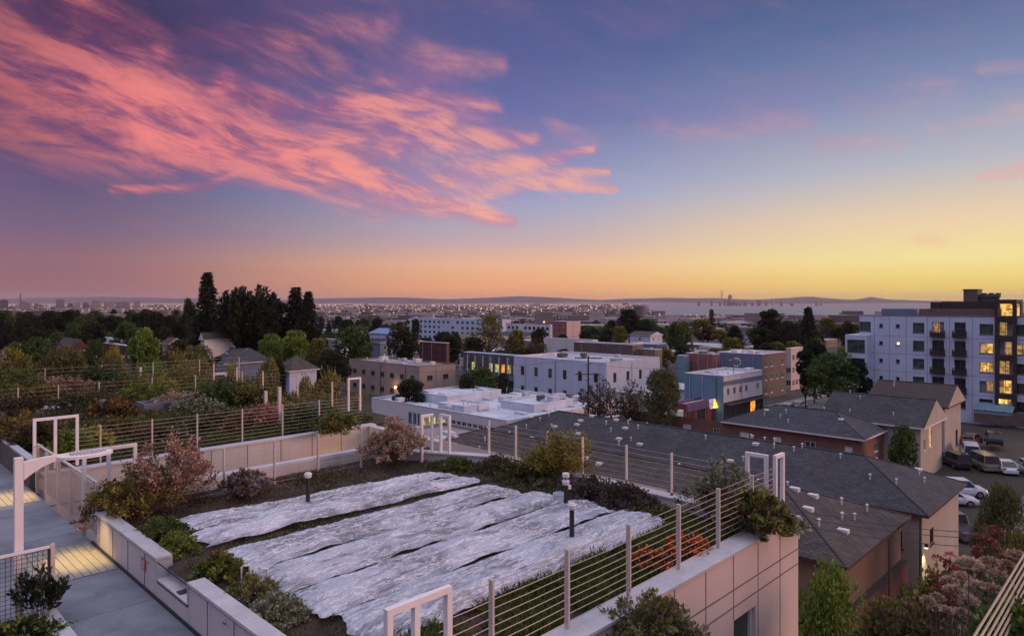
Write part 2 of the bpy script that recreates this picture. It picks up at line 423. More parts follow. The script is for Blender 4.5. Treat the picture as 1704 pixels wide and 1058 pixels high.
def window(root, horiz, c, o, out, dep, glass, frame, mull=1, bar=0, fw=.06, name='window'):
    a0, a1, z0, z1 = o[:4]; mb = MB()
    d0, d1 = dep-.05, dep+.02
    bx(mb, horiz, c, a0, a0+fw, d0, d1, z0, z1, out); bx(mb, horiz, c, a1-fw, a1, d0, d1, z0, z1, out)
    bx(mb, horiz, c, a0+fw, a1-fw, d0, d1, z0, z0+fw, out); bx(mb, horiz, c, a0+fw, a1-fw, d0, d1, z1-fw, z1, out)
    for i in range(1, mull+1):
        s = a0+(a1-a0)*i/(mull+1); bx(mb, horiz, c, s-fw*.4, s+fw*.4, d0+.004, d1-.004, z0+fw, z1-fw, out)
    for i in range(1, bar+1):
        z = z0+(z1-z0)*i/(bar+1); bx(mb, horiz, c, a0+fw, a1-fw, d0+.008, d1-.008, z-fw*.4, z+fw*.4, out)
    bx(mb, horiz, c, a0-.08, a1+.08, -.07, dep-.051, z0-.09, z0-.004, out) if name == 'window' else None
    w = part(mb, name, frame, root)
    if glass.name.startswith('lit') and a1-a0 > .9:
        f_ = random.uniform(.2, .5); q_ = MB(); x0_, x1_ = (a0+.02, a0+(a1-a0)*f_) if random.random() < .5 else (a1-(a1-a0)*f_, a1-.02)
        bx(q_, horiz, c, x0_, x1_, dep-.006, dep-.002, z0+.02, z1-.02, out); sub(q_, 'curtain', Mt['lit_dim'] if glass.name != 'lit_dim' else Mt['glass_blind'], w, root)
    g = MB(); bx(g, horiz, c, a0+.01, a1-.01, dep, dep+.012, z0+.01, z1-.01, out); sub(g, 'pane', glass, w, root); return w
mb = MB(); win = (11.1, 11.95, 12.7, 14.5)
wallwin(mb, 'a', 5.5, 3.0, 13.9, 0, ZT-.05, [win], .12, -1)
mb.quad((13.9, 5.5, 0), (13.9, 16.9, 0), (13.9, 16.9, ZT-.05), (13.9, 5.5, ZT-.05)); mb.quad((3.0, 5.5, 0), (3.0, 8, 0), (3.0, 8, ZP-.1), (3.0, 5.5, ZP-.1))
part(mb, 'wall', Mt['pink_panel'], wg)
window(wg, 'a', 5.5, win, -1, .12, Mt['glass_green'], Mt['trim_white'], 0, 0, .07)
mb = MB()
for z in (15.04, 14.74, 12.6, 9.5, 9.2, 6.1): mb.box(3.0, 13.905, 5.494, 5.499, z-.012, z+.012)
for i in range(12):
    s = 13.02-i*.965
    for z0, z1 in ((0, 12.588), (14.752, 15.028), (15.052, ZT-.06)): mb.box(s-.01, s+.01, 5.494, 5.499, z0, z1)
    if not 11.0 < s < 12.0: mb.box(s-.01, s+.01, 5.494, 5.499, 12.612, 14.728)
    else: mb.box(s-.01, s+.01, 5.494, 5.499, 14.52, 14.728)
part(mb, 'panel_joints', Mt['joint'], wg)
mb = MB(); mb.box(3.9, 13.94, 5.46, 5.90, ZT-.045, ZT); part(mb, 'coping', Mt['cap'], wg)
mb = MB(); mb.box(4.0, 13.55, 5.62, 5.86, ZS-.4, ZT-.05); part(mb, 'parapet', Mt['white_panel'], wg)
# far kerb and chamfer, back kerb
def wallline(name, label, pts, th, z0, z1, m, capm, cat='low wall', over=.025):
    a0, b0 = pts[0]; r = thg(name, label, cat, a0, b0, z0)
    w = MB(); c = MB()
    for (p, q) in zip(pts, pts[1:]):
        d = Vector((q[0]-p[0], q[1]-p[1], 0)); d.normalize(); n = Vector((-d.y, d.x, 0))
        def pr(mb, t0, t1, za, zb):
            A = [Vector((p[0], p[1], 0))+n*t0, Vector((q[0], q[1], 0))+n*t0, Vector((q[0], q[1], 0))+n*t1, Vector((p[0], p[1], 0))+n*t1]
            lo = [(v.x, v.y, za) for v in A]; hi = [(v.x, v.y, zb) for v in A]
            mb.quad(*hi); mb.quad(*lo[::-1])
            for i in range(4): mb.quad(lo[i], lo[(i+1) % 4], hi[(i+1) % 4], hi[i])
        pr(w, 0, th, z0, z1-.04); pr(c, -over, th+over, z1-.04, z1)
    part(w, 'wall_face', m, r); part(c, 'coping', capm, r); return r
wallline('low_wall', 'low white kerb wall along the far edge of the roof garden behind the row covers', [(13.35, 5.9), (13.35, 13.7), (12.35, 15.5), (11.4, 16.75)], .3, ZS-.3, ZT+.06, Mt['white_panel'], Mt['cap'])
wallline('low_wall', 'low white kerb wall between the covered beds and the sunken court on the left', [(11.4, 16.75), (4.3, 16.75)], -.3, ZS-.4, ZT+.1, Mt['white_panel'], Mt['cap'])
# soil of garden one
def soilz(x, y):
    e = .05*noise.noise(Vector((x*1.3, y*1.3, 0)))+.035*noise.noise(Vector((x*4, y*4, 3)))+.02*noise.noise(Vector((x*11, y*11, 7)))
    return ZS+e
struct(gridmesh('soil', [4.15+i*.1 for i in range(93)], [5.8+i*.1 for i in range(111)], soilz, Mt['soil'], rz=ROT))
# building body under the beds
# walkway and its long parapet with the notch
struct(MB().box(2.66, 3.985, -6, 60, ZP-.3, ZP).build('path', Mt['path'], rz=ROT))
_m = MB()
for i in range(22): _m.box(2.67, 3.96, -2+i*2.4-.006, -2+i*2.4+.006, ZP+.0005, ZP+.003)
struct(_m.build('path_joints', Mt['joint'], rz=ROT))
struct(MB().box(-3.5, 2.66, 13.2, 60, ZP-.302, ZP-.004).build('path', Mt['path'], rz=ROT))
struct(MB().box(-3.5, 2.35, -6, 13.0, ZP-.4, ZP-.05).build('soil', Mt['soil'], rz=ROT))
wallline('kerb', 'thin white kerb at the bottom left between the walkway and the planting', [(2.66, 4), (2.66, 13.0)], .2, ZP-.3, ZP+.07, Mt['white_wall'], Mt['cap'], 'kerb')
gw = thg('garden_wall', 'long white panelled parapet with a stepped notch between the walkway and the covered beds', 'parapet', 4.0, 6.0, ZP)
mb = MB(); zt = ZT-.05
for b0, b1, z1 in ((5.0, 10.95, zt), (10.95, 12.3, ZP+.33), (12.3, 15.9, zt)): mb.box(4.0, 4.22, b0, b1, ZP, z1)
mb.box(4.22, 4.3, 5, 15.9, ZP-.2, ZP+.45)
part(mb, 'wall_face', Mt['white_panel'], gw)
mb = MB(); jt = 5.6
while jt < 15.8:
    if not 10.95 < jt < 12.3: mb.box(3.992, 3.999, jt-.008, jt+.008, ZP+.05, zt-.01)
    jt += .92
part(mb, 'panel_joints', Mt['joint'], gw)
mb = MB(); mb.box(3.975, 4.24, 5.0, 10.93, zt, ZT); mb.box(3.975, 4.24, 12.32, 15.93, zt, ZT)
mb.box(3.985, 4.235, 10.96, 12.29, ZP+.33, ZP+.36); mb.box(3.985, 4.235, 12.29, 12.33, ZP+.36, zt); mb.box(3.985, 4.235, 10.92, 10.96, ZP+.36, zt)
part(mb, 'coping', Mt['cap'], gw)
mb = MB(); mb.box(3.985, 3.999, 5, 15.9, zt-.02, zt-.002); mb.box(3.97, 3.999, 5.0, 16.2, ZP+.001, ZP+.05); mb.box(3.984, 3.999, 10.95, 12.3, ZP+.30, ZP+.328)
mb.box(4.02, 4.2, 11.35, 11.5, ZP+.361, ZP+.38)
part(mb, 'gasket', Mt['gasket'], gw)
Mt['plaque'] = mat('plaque', (.42, .10, .09), .5, .1)
Mt['ink'] = mat('ink', (.62, .5, .48), .5, .05)
mb = MB(); mb.box(3.975, 3.992, 12.88, 13.08, ZP+.33, ZP+.53); pl = part(mb, 'sign_plate', Mt['plaque'], gw, 'small red square sign plate with pale printing')
mb = MB()
for i in range(4): mb.box(3.971, 3.974, 12.905, 13.055-(.04 if i % 2 else 0), ZP+.36+i*.04, ZP+.375+i*.04)
sub(mb, 'printing', Mt['ink'], pl, gw)
# deck grating where lamps throw their pools of light
Mt['deck'] = mat('deck', (.30, .27, .22), .6, .15, 3.0)
for (b0, b1, lab) in ((14.3, 16.3, 'pale slatted deck panel lit yellow in front of the glazed railing'), (20.6, 22.4, 'pale slatted deck panel lit yellow at the left edge of the photo')):
    r = thg('deck_panel', lab, 'deck panel', 3.2, b0, ZP)
    mb = MB()
    n = 9
    for i in range(n):
        mb.box(2.72+i*.135, 2.72+i*.135+.122, b0, b1, ZP+.001, ZP+.014)
    part(mb, 'slats', Mt['deck'], r)
# posts, frames and cable fences
def fence(label, p, q, posts, zb, h=1.05, nw=9, group=None, pr=.035, cable_r=.006, pc=None):
    r = thg('cable_fence', label, 'fence', p[0], p[1], zb, group)
    P = Vector((p[0], p[1], 0)); Q = Vector((q[0], q[1], 0)); d = (Q-P).normalized()
    for k in posts:
        c = P+d*k; mb = MB(); mb.box(-pr*.45, pr*.45, -pr, pr, zb-.15, zb+h)
        mb.v = [(c.x+x*d.x-y*d.y, c.y+x*d.y+y*d.x, z) for x, y, z in mb.v]
        part(mb, 'post', Mt['post'], r)
    for i in range(nw):
        z = zb+.08+(h-.12)*i/(nw-1); mb = MB()
        pts = [P]; ks = [0]+list(posts)+[(Q-P).length]
        for k0, k1 in zip(ks, ks[1:]):
            if k1-k0 > .3: m_ = P+d*((k0+k1)/2); m_.z = -.006; pts.append(m_)
            pts.append(P+d*k1)
        mb.tube([(v.x, v.y, z+v.z) for v in pts], cable_r, 5); part(mb, 'cable', Mt['cable'], r)
    return r
def hoops(label, groups, zb, h=1.24, w=.07, group=None):
    a0, b0 = groups[0][0]; r = thg('corner_frame', label, 'frame', a0, b0, zb, group)
    for pts in groups:
        for (a, b) in pts:
            mb = MB(); mb.box(a-w/2, a+w/2, b-w/2, b+w/2, zb-.15, zb+h-w); part(mb, 'post', Mt['frame_white'], r)
        for (a, b), (c, e) in zip(pts, pts[1:]):
            g_ = w+.003 if pts.index((a, b)) else 0
            x0_, x1_, y0_, y1_ = (min(a, c)-w/2+g_, max(a, c)+w/2, min(b, e)-w/2, max(b, e)+w/2) if abs(a-c) > abs(b-e) else (min(a, c)-w/2, max(a, c)+w/2, min(b, e)-w/2, max(b, e)+w/2-g_)
            mb = MB(); mb.box(x0_, x1_, y0_, y1_, zb+h-w+.001, zb+h)
            if True: part(mb, 'top_bar', Mt['frame_white'], r)
    return r
fence('cable fence along the front edge in front of the covered beds', (4.75, 5.78), (13.35, 5.78), [.8, 2.19, 3.6, 5.0, 6.33, 7.65], ZT, 1.05, 10)
fence('cable fence along the far edge of the covered beds before the grey roofs', (13.2, 5.95), (13.2, 14.6), [.85, 2.05, 3.25, 4.55, 5.7, 6.85, 7.9], ZT-.1, 1.1, 9, cable_r=.004)
fence('cable fence between the covered beds and the sunken white court', (4.9, 16.0), (11.9, 16.0), [.5, 1.75, 3.0, 4.2, 5.5, 6.6], ZS, 1.1, 9, cable_r=.004)
xa = lambda b, px: ext_a(b, px)
ps = [xa(21.9, px) for px in (167, 253, 328, 403, 470, 531)]
fence('cable fence on the far white court wall, before the red fuzzy shrub', (4.9, 21.9), (14.3, 21.9), [x-4.9 for x in ps], ZS, 1.05, 9, cable_r=.005)
ps = [xa(33.0, px) for px in (30, 97, 165, 253, 325, 403)]
fence('cable fence crossing the overgrown beds, left of the pale heap', (4.2, 33.0), (16.5, 33.0), [x-4.2 for x in ps if x > 4.4], ZS, 1.15, 7, cable_r=.004)
fence('farthest cable fence, seen between the bushes left of the white porch', (5.0, 42.0), (19.0, 42.0), [.6, 3.2, 5.8, 8.4, 11, 13.4], ZS, 1.15, 6, cable_r=.005)
fence('cable fence along the far right edge of the overgrown beds, running away to the left', (15.4, 24.9), (15.4, 42.0), [1, 4, 7.5, 10.5, 13.5], ZS, 1.15, 7, cable_r=.004)
fence('taut cable fence crossing the bottom right corner over the flowering shrubs', (7.0, 1.42), (19.0, 1.42), [4.4, 8.0], 15.75, 1.05, 9, cable_r=.012)
hoops('white corner frame by the bottom edge, nearest of the frames', [[(4.0, 5.66), (4.34, 5.66), (4.78, 5.66)]], ZT)
hoops('pair of white upright frames at the far corner beside the blossoming round bush', [[(11.95, 15.3), (12.32, 15.3)], [(12.48, 15.1), (12.48, 14.72)]], ZT-.1)
hoops('white corner frame above the evergreen shrub at the right corner', [[(13.42, 6.35), (13.42, 5.95)], [(13.5, 5.8), (13.85, 5.8)]], ZT)
hoops('white frame behind the arched walkway lamp, at the end of the parapet', [[(4.0, 16.85), (4.47, 16.85), (5.0, 16.85)]], ZT-.1)
hoops('white frame at the left, beyond the walkway railing', [[(4.0, 21.7), (4.47, 21.7), (4.98, 21.7)]], ZT)
hoops('white frame standing in front of the yellow green tree beyond the court', [[(15.2, 24.3), (15.75, 24.3)]], ZT, w=.07)
# court between the two gardens
ct = thg('court_wall', 'tall white panelled wall of the sunken court behind the back fence', 'wall', 4.2, 21.5, 11)
mb = MB(); mb.box(4.2, 14.6, 21.5, 21.75, 11, ZS-.06); mb.box(14.3, 14.6, 16.8, 21.49, 11, ZS-.06); part(mb, 'wall_face', Mt['white_wall'], ct)
mb = MB(); mb.box(4.15, 14.62, 21.46, 21.8, ZS-.06, ZS-.01); part(mb, 'coping', Mt['cap'], ct)
mb = MB()
for i in range(9): mb.box(5.1+i*1.15-.012, 5.1+i*1.15+.012, 21.492, 21.499, 11, ZS-.07)
for z in (14.6, 13.4): mb.box(4.2, 14.6, 21.49, 21.4985, z-.015, z+.015)
part(mb, 'panel_joints', Mt['joint'], ct)
struct(MB().box(4.2, 14.6, 17.06, 21.49, 10.8, 11.0).build('court_floor', Mt['concrete'], rz=ROT))
cl = thg('wall_lamp', 'small warm lamp low on the court wall at its right end', 'lamp', 13.2, 21.4, 14.0)
mb = MB(); mb.box(13.1, 13.3, 21.36, 21.48, 13.9, 14.0); part(mb, 'housing', Mt['dark_metal'], cl)
mb = MB(); mb.box(13.12, 13.28, 21.34, 21.46, 13.84, 13.9); part(mb, 'bulb', Mt['lamp_white'], cl)
def point(name, loc, e, c, r=.05, parent=None):
    l = bpy.data.lights.new(name, 'POINT'); l.energy = e; l.color = c; l.shadow_soft_size = r
    o = bpy.data.objects.new(name, l); o.location = loc; link(o); return o
point('court_light', Wp(12.9, 20.9, 14.0), 28, (1, .55, .22), .15)
# body of our building so that nothing floats
bd = thg('roof_building', 'body of the building below the beds and walkway', 'building', 4, 8, 0)
mb = MB(); mb.box(4.02, 13.85, 5.95, 16.74, 0, ZS-.35); mb.box(-3.5, 3.95, 5.95, 60, 0, ZP-.41); mb.box(4.2, 16.2, 21.76, 46, 0, ZS-.3)
mb.box(3.96, 4.19, 16.95, 60, 0, ZP-.3); mb.box(4.2, 14.6, 16.8, 21.49, 0, 10.79); part(mb, 'wall', Mt['white_wall'], bd)
struct(gridmesh('soil', [4.2+i*.4 for i in range(31)], [21.76+i*.4 for i in range(61)], lambda x, y: soilz(x, y)-.06, Mt['soil'], rz=ROT))
# low right terrace that carries the flowering shrubs
rt = thg('terrace', 'planted terrace below the right hand cables', 'terrace', 8, -3, 0)
mb = MB(); mb.box(7, 13.5, -4, 1.6, 0, 14.9); part(mb, 'wall', Mt['brown'], rt)
mb = MB(); mb.box(6.95, 13.55, 1.4, 1.65, 14.9, 15.0); part(mb, 'coping', Mt['concrete'], rt)
struct(MB().box(7, 13.5, -4, 1.39, 14.91, 15.0).build('soil', Mt['soil'], rz=ROT))
rt = thg('terrace', 'lower planted ledge under the pink flower heads', 'terrace', 9, 2, 0)
mb = MB(); mb.box(8.5, 14.5, 1.66, 3.4, 0, 13.6); mb.box(13.56, 14.5, -4, 1.65, 0, 13.6); part(mb, 'wall', Mt['brown'], rt)
mb = MB(); mb.box(8.45, 14.55, 3.2, 3.45, 13.6, 13.72); part(mb, 'coping', Mt['concrete'], rt)
struct(MB().box(8.5, 14.5, 1.66, 3.19, 13.605, 13.7).box(13.56, 14.5, -4, 1.655, 13.605, 13.7).build('soil', Mt['soil'], rz=ROT))
# glazed / meshed railing along the court opening
rl = thg('mesh_railing', 'white railing with wire mesh panels behind the arched lamp', 'railing', 4.1, 16.2, ZP)
bs = [16.25, 17.3, 18.4, 19.6, 20.8, 21.9]
for b in bs:
    mb = MB(); mb.box(4.06, 4.14, b-.035, b+.035, ZP-.1, ZP+1.2); part(mb, 'post', Mt['post'], rl)
for b0, b1 in zip(bs, bs[1:]):
    mb = MB(); z0, z1 = ZP+.12, ZP+1.12; k = int((b1-b0-.1)/.09)
    for i in range(k+1): b = b0+.05+(b1-b0-.1)*i/k; mb.tube([(4.1, b, z0), (4.1, b, z1)], .005, 4)
    for i in range(12): z = z0+(z1-z0)*i/11; mb.tube([(4.1, b0+.04, z), (4.1, b1-.04, z)], .005, 4)
    part(mb, 'mesh_panel', Mt['cable'], rl)
mb = MB(); mb.box(4.07, 4.13, bs[0], bs[-1], ZP+1.2, ZP+1.24); part(mb, 'top_rail', Mt['post'], rl)
wallline('low_wall', 'white kerb with dark side wall at the far left of the walkway', [(4.0, 22.3), (4.0, 60)], -.25, ZP-.1, ZT, Mt['brown'], Mt['cap'])
# near-left railing
nr = thg('mesh_railing', 'short railing with wire mesh beside the arched lamp pole', 'railing', 2.66, 13.0, ZP)
for a in (2.64, 1.2, -.4):
    mb = MB(); mb.box(a-.03, a+.03, 12.97, 13.03, ZP-.1, ZP+1.12); part(mb, 'post', Mt['post'], nr)
    if a == 2.64: mb = MB(); mb.box(a-.065, a-.031, 12.975, 13.025, ZP, ZP+1.05); part(mb, 'gate_stile', Mt['dark_metal'], nr)
for a0, a1 in ((-.4, 1.2), (1.2, 2.6)):
    mb = MB(); k = int((a1-a0)/.07)
    for i in range(k): a = a0+.05+i*.07; mb.tube([(a, 13, ZP+.1), (a, 13, ZP+1.05)], .004, 4)
    for i in range(14): mb.tube([(a0+.03, 13, ZP+.1+i*.073), (a1-.03, 13, ZP+.1+i*.073)], .004, 4)
    part(mb, 'mesh_panel', Mt['dark_metal'], nr)
mb = MB(); mb.box(-.4, 2.61, 12.98, 13.02, ZP+1.06, ZP+1.1); part(mb, 'top_rail', Mt['frame_white'], nr)
# arched walkway lamp
lp = thg('walkway_lamp', 'tall white walkway lamp with an arched arm ending in a louvred oval head', 'lamp', 2.2, 13.12, ZP)
mb = MB(); mb.box(2.15, 2.265, 13.06, 13.175, ZP-.05, ZP+2.56); part(mb, 'pole', Mt['frame_white'], lp)
mb = MB(); N = 10
for i in range(N):
    t0, t1 = i/N, (i+1)/N
    f = lambda t: (2.27+t*.62, 17.48+.04*math.sin(t*2), 17.20+.25*(1-(1-t)**2.2))
    (x0, u0, d0), (x1, u1, d1) = f(t0), f(t1)
    for y0, y1 in ((13.06, 13.18),):
        mb.quad((x0, y0, d0), (x1, y0, d1), (x1, y0, u1), (x0, y0, u0)); mb.quad((x0, y1, d0), (x0, y1, u0), (x1, y1, u1), (x1, y1, d1))
        mb.quad((x0, y0, u0), (x1, y0, u1), (x1, y1, u1), (x0, y1, u0)); mb.quad((x0, y0, d0), (x0, y1, d0), (x1, y1, d1), (x1, y0, d1))
part(mb, 'arm', Mt['frame_white'], lp)
mb = MB(); cx, cy, cz = 3.12, 13.12, 17.49; K = 28; RX, RY = .42, .27
for i in range(K):
    a0, a1 = 2*math.pi*i/K, 2*math.pi*(i+1)/K
    def rp(a, s, z): return (cx+RX*s*math.cos(a), cy+RY*s*math.sin(a), cz+z)
    mb.quad(rp(a0, 1, 0), rp(a1, 1, 0), rp(a1, .8, .012), rp(a0, .8, .012)); mb.quad(rp(a0, 1, -.045), rp(a0, .8, -.045), rp(a1, .8, -.045), rp(a1, 1, -.045))
    mb.quad(rp(a0, 1, -.045), rp(a1, 1, -.045), rp(a1, 1, 0), rp(a0, 1, 0)); mb.quad(rp(a0, .8, 0.012), rp(a1, .8, .012), rp(a1, .8, -.045), rp(a0, .8, -.045))
part(mb, 'rim', Mt['frame_white'], lp)
mb = MB()
for i in range(13):
    x = cx-RX*.75+i*RX*1.5/12; hh = RY*.78*math.sqrt(max(0, 1-((x-cx)/(RX*.8))**2)); mb.box(x-.006, x+.006, cy-hh, cy+hh, cz-.03, cz+.004)
part(mb, 'louvres', Mt['frame_white'], lp)
def spot(name, loc, tgt, e, c, size, r=.03, blend=.5):
    l = bpy.data.lights.new(name, 'SPOT'); l.energy = e; l.color = c; l.spot_size = rad(size); l.spot_blend = blend; l.shadow_soft_size = r
    o = bpy.data.objects.new(name, l); o.location = loc; o.rotation_euler = (Vector(tgt)-Vector(loc)).to_track_quat('-Z', 'Y').to_euler(); link(o); return o
spot('deck_light', Wp(3.35, 15.35, ZP+1.55), Wp(3.6, 15.3, ZP), 190, (1, .66, .22), 62, .04, .8)
spot('deck_light', Wp(3.6, 21.5, ZP+1.6), Wp(3.3, 21.3, ZP), 190, (1, .66, .25), 66, .04, .8)
# bollard lights
Mt['lens'] = mat('lens', (.62, .56, .58), .4, .1)
def bollard(a, b, label, h=.62, extra=False):
    r = thg('bollard_light', label, 'bollard light', a, b, ZS, None)
    part(MB().lathe([(.045, ZS-.1), (.045, ZS+h)], a, b, 14), 'column', Mt['dark_metal'], r, smooth=False)
    part(MB().lathe([(.05, ZS+h+.001), (.075, ZS+h+.02), (.085, ZS+h+.09), (.06, ZS+h+.11), (.06, ZS+h+.12)], a, b, 14), 'head', Mt['lens'], r)
    if extra:
        part(MB().lathe([(.075, ZS+h+.17), (.08, ZS+h+.19), (.08, ZS+h+.25), (.07, ZS+h+.26)], a, b, 14), 'cap', Mt['lens'], r)
        part(MB().lathe([(.02, ZS+h+.121), (.02, ZS+h+.169)], a, b, 8), 'stem', Mt['dark_metal'], r)
        part(MB().box(a+.05, a+.13, b-.04, b+.04, ZS+h-.1, ZS+h-.02), 'clamp', Mt['frame_white'], r)
bollard(7.5, 13.62, 'black bollard light standing alone at the left of the covered beds', .68)
bollard(11.3, 9.45, 'taller black bollard light with a stacked white head beside the white bucket', .58, True)
bollard(9.68, 7.95, 'black bollard light poking up through the nearest row cover', .72)
bk = thg('bucket', 'small pale blue bucket on the mulch near the taller bollard light', 'bucket', 11.6, 9.9, ZS)
Mt['bucket'] = mat('bucket', (.50, .55, .66), .5, .05)
part(MB().lathe([(.09, ZS), (.125, ZS+.24), (.135, ZS+.24), (.135, ZS+.26), (.12, ZS+.26), (.085, ZS+.03)], 11.6, 9.9, 18), 'tub', Mt['bucket'], bk)
_p = [(11.6+.13*math.cos(t), 9.9+.03, ZS+.25+.1*math.sin(t)) for t in [math.pi*i/8 for i in range(9)]]
part(MB().tube(_p, .005, 5), 'handle', Mt['dark_metal'], bk)
# white hose ends near the wall
Mt['pvc'] = mat('pvc', (.62, .60, .58), .4, .05)
for i, (a, b, lab) in enumerate(((4.75, 10.75, 'white plastic water riser with a bent elbow standing by the parapet'), (4.95, 10.55, 'white plastic water riser, shorter one nearest the cover corner'))):
    r = thg('water_riser', lab, 'pipe', a, b, ZS)
    part(MB().tube([(a, b, ZS-.05), (a, b, ZS+.26-.05*i), (a+.03, b-.02, ZS+.29-.05*i), (a+.12, b-.04, ZS+.27-.05*i)], .016, 7), 'pipe', Mt['pvc'], r)
    part(MB().tube([(a+.12, b-.04, ZS+.275-.05*i), (a+.125, b-.04, ZS+.12)], .02, 7), 'elbow', Mt['pvc'], r)
# ------------------------------------------------------------ row covers
def covermat():
    m, t, b, o = newmat('row_cover'); co = objc()
    mp = t.nodes.new('ShaderNodeMapping'); mp.inputs['Scale'].default_value = (.55, 4.2, 1); mp.inputs['Rotation'].default_value = (0, 0, .10); t.links.new(co.s, mp.inputs[0])
    v = S(mp.outputs[0])
    mq = t.nodes.new('ShaderNodeMapping'); mq.inputs['Scale'].default_value = (1.0, 3.0, 1); mq.inputs['Rotation'].default_value = (0, 0, -.75); t.links.new(co.s, mq.inputs[0]); v2 = S(mq.outputs[0])
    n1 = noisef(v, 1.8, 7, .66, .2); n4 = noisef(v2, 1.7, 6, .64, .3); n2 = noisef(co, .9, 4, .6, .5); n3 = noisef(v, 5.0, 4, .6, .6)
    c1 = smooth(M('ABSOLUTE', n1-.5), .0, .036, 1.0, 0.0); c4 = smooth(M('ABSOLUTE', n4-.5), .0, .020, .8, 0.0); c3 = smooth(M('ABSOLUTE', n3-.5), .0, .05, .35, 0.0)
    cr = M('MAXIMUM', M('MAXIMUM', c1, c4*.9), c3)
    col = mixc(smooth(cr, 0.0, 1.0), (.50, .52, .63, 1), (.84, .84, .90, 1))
    t.links.new(col.s, b.inputs['Base Color']); b.inputs['Roughness'].default_value = .42
    tr = t.nodes.new('ShaderNodeBsdfTransparent'); mx = t.nodes.new('ShaderNodeMixShader')
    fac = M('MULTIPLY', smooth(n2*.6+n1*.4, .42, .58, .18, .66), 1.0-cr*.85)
    t.links.new(fac.s, mx.inputs[0]); t.links.new(b.outputs[0], mx.inputs[1]); t.links.new(tr.outputs[0], mx.inputs[2]); t.links.new(mx.outputs[0], o.inputs[0])
    bump(t, b, cr+n3*.4, .55, .03); return m
Mt['cover'] = covermat()
def cover(label, el, er, a0, a1, seed, h=.26, sag=0.0):
    """sheet between edges el(t)->(b lo,b hi) along a; two hooped ridges with wrinkles, ragged ends and slumped sides"""
    r = tag(bpy.data.objects.new('row_cover', None), None); bpy.data.objects.remove(r)
    nx, ny = 240, 44; mb = MB()
    for i in range(nx+1):
        t = i/nx
        for j in range(ny+1):
            s = j/ny
            lo = el[0]+(er[0]-el[0])*t; hi = el[1]+(er[1]-el[1])*t
            wob = .05*noise.noise(Vector((t*9, seed, 0))); wob2 = .06*noise.noise(Vector((t*9, seed, 5)))
            b = (lo+wob)+(hi+wob2-lo-wob)*s
            aa0 = a0+.22*noise.noise(Vector((s*3.1, seed, 9)))+.08*noise.noise(Vector((s*9, seed, 2))); aa1 = a1+.2*noise.noise(Vector((s*3, seed, 19)))
            a = aa0+(aa1-aa0)*t
            e = min(1, min(t, 1-t)*11)**.5 if min(t, 1-t) > 0 else 0
            hs = (max(0, math.sin(math.pi*min(1, max(0, s))**1.15))**.8)
            lift = max(.012, .045+.09*noise.noise(Vector((t*5+seed*3, seed, 31)))+.05*noise.noise(Vector((t*17, seed, 37))))
            hs = (1-s)*lift/h+math.sin(math.pi*s**.8)*.62*(1 if s < .5 else 1)
            hs = max(0, hs)
            hh = h*(.90+.14*noise.noise(Vector((t*6, s*1.2, seed))))
            z = hs*hh*(e if s > 0 else max(e, 0))
            wv = .35*noise.noise(Vector((a*.7, seed, 3)))
            w = 1-abs(noise.noise(Vector((a*.45, b*5.5+wv*2, seed))))*3
            w2 = 1-abs(noise.noise(Vector((a*1.1+b*2.2, b*11-a*1.4, seed+3))))*4
            w3 = 1-abs(noise.noise(Vector((a*2.2-b*1.2, b*22+a*1.5, seed+7))))*4
            w4 = 1-abs(noise.noise(Vector((a*6.5, b*3.2, seed+11))))*5
            endf = max(0, 1-min(t, 1-t)*14)
            rd = math.exp(-((s-.04)/.030)**2)*1.5+.9*math.exp(-((s-.62-.2*noise.noise(Vector((t*2, seed, 6))))/.022)**2)
            z += (.024*max(0, w)+.026*max(0, w2)+.010*max(0, w3)+(.010+.04*endf)*max(0, w4)+.022*rd)*(0.35+.65*e)*min(1, s*10+.25, (1-s)*8)
            z = max(z, .012+.01*abs(w3)) if s < 1 else .005
            if i in (0, nx): z = .008+.015*abs(w2)
            mb.v.append((a, b, ZS+.045+z))
    n = ny+1
    for i in range(nx):
        for j in range(ny): mb.f.append((i*n+j, (i+1)*n+j, (i+1)*n+j+1, i*n+j+1)); mb.m.append(0)
    o = mb.build('row_cover', Mt['cover'], smooth=True, rz=ROT)
    tag(o, label, 'row cover', 'white row covers over the beds'); return o
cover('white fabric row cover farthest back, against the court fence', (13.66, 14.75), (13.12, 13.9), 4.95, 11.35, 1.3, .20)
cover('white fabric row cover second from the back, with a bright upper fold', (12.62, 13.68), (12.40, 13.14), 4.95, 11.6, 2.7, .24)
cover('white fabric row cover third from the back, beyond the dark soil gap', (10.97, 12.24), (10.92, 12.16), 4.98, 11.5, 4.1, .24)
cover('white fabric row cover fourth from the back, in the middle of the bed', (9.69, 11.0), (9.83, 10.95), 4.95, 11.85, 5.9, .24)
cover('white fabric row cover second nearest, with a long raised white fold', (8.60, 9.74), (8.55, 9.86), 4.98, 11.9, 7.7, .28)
cover('white fabric row cover nearest the front cable fence', (7.36, 8.66), (7.22, 8.60), 5.1, 12.15, 9.2, .28)
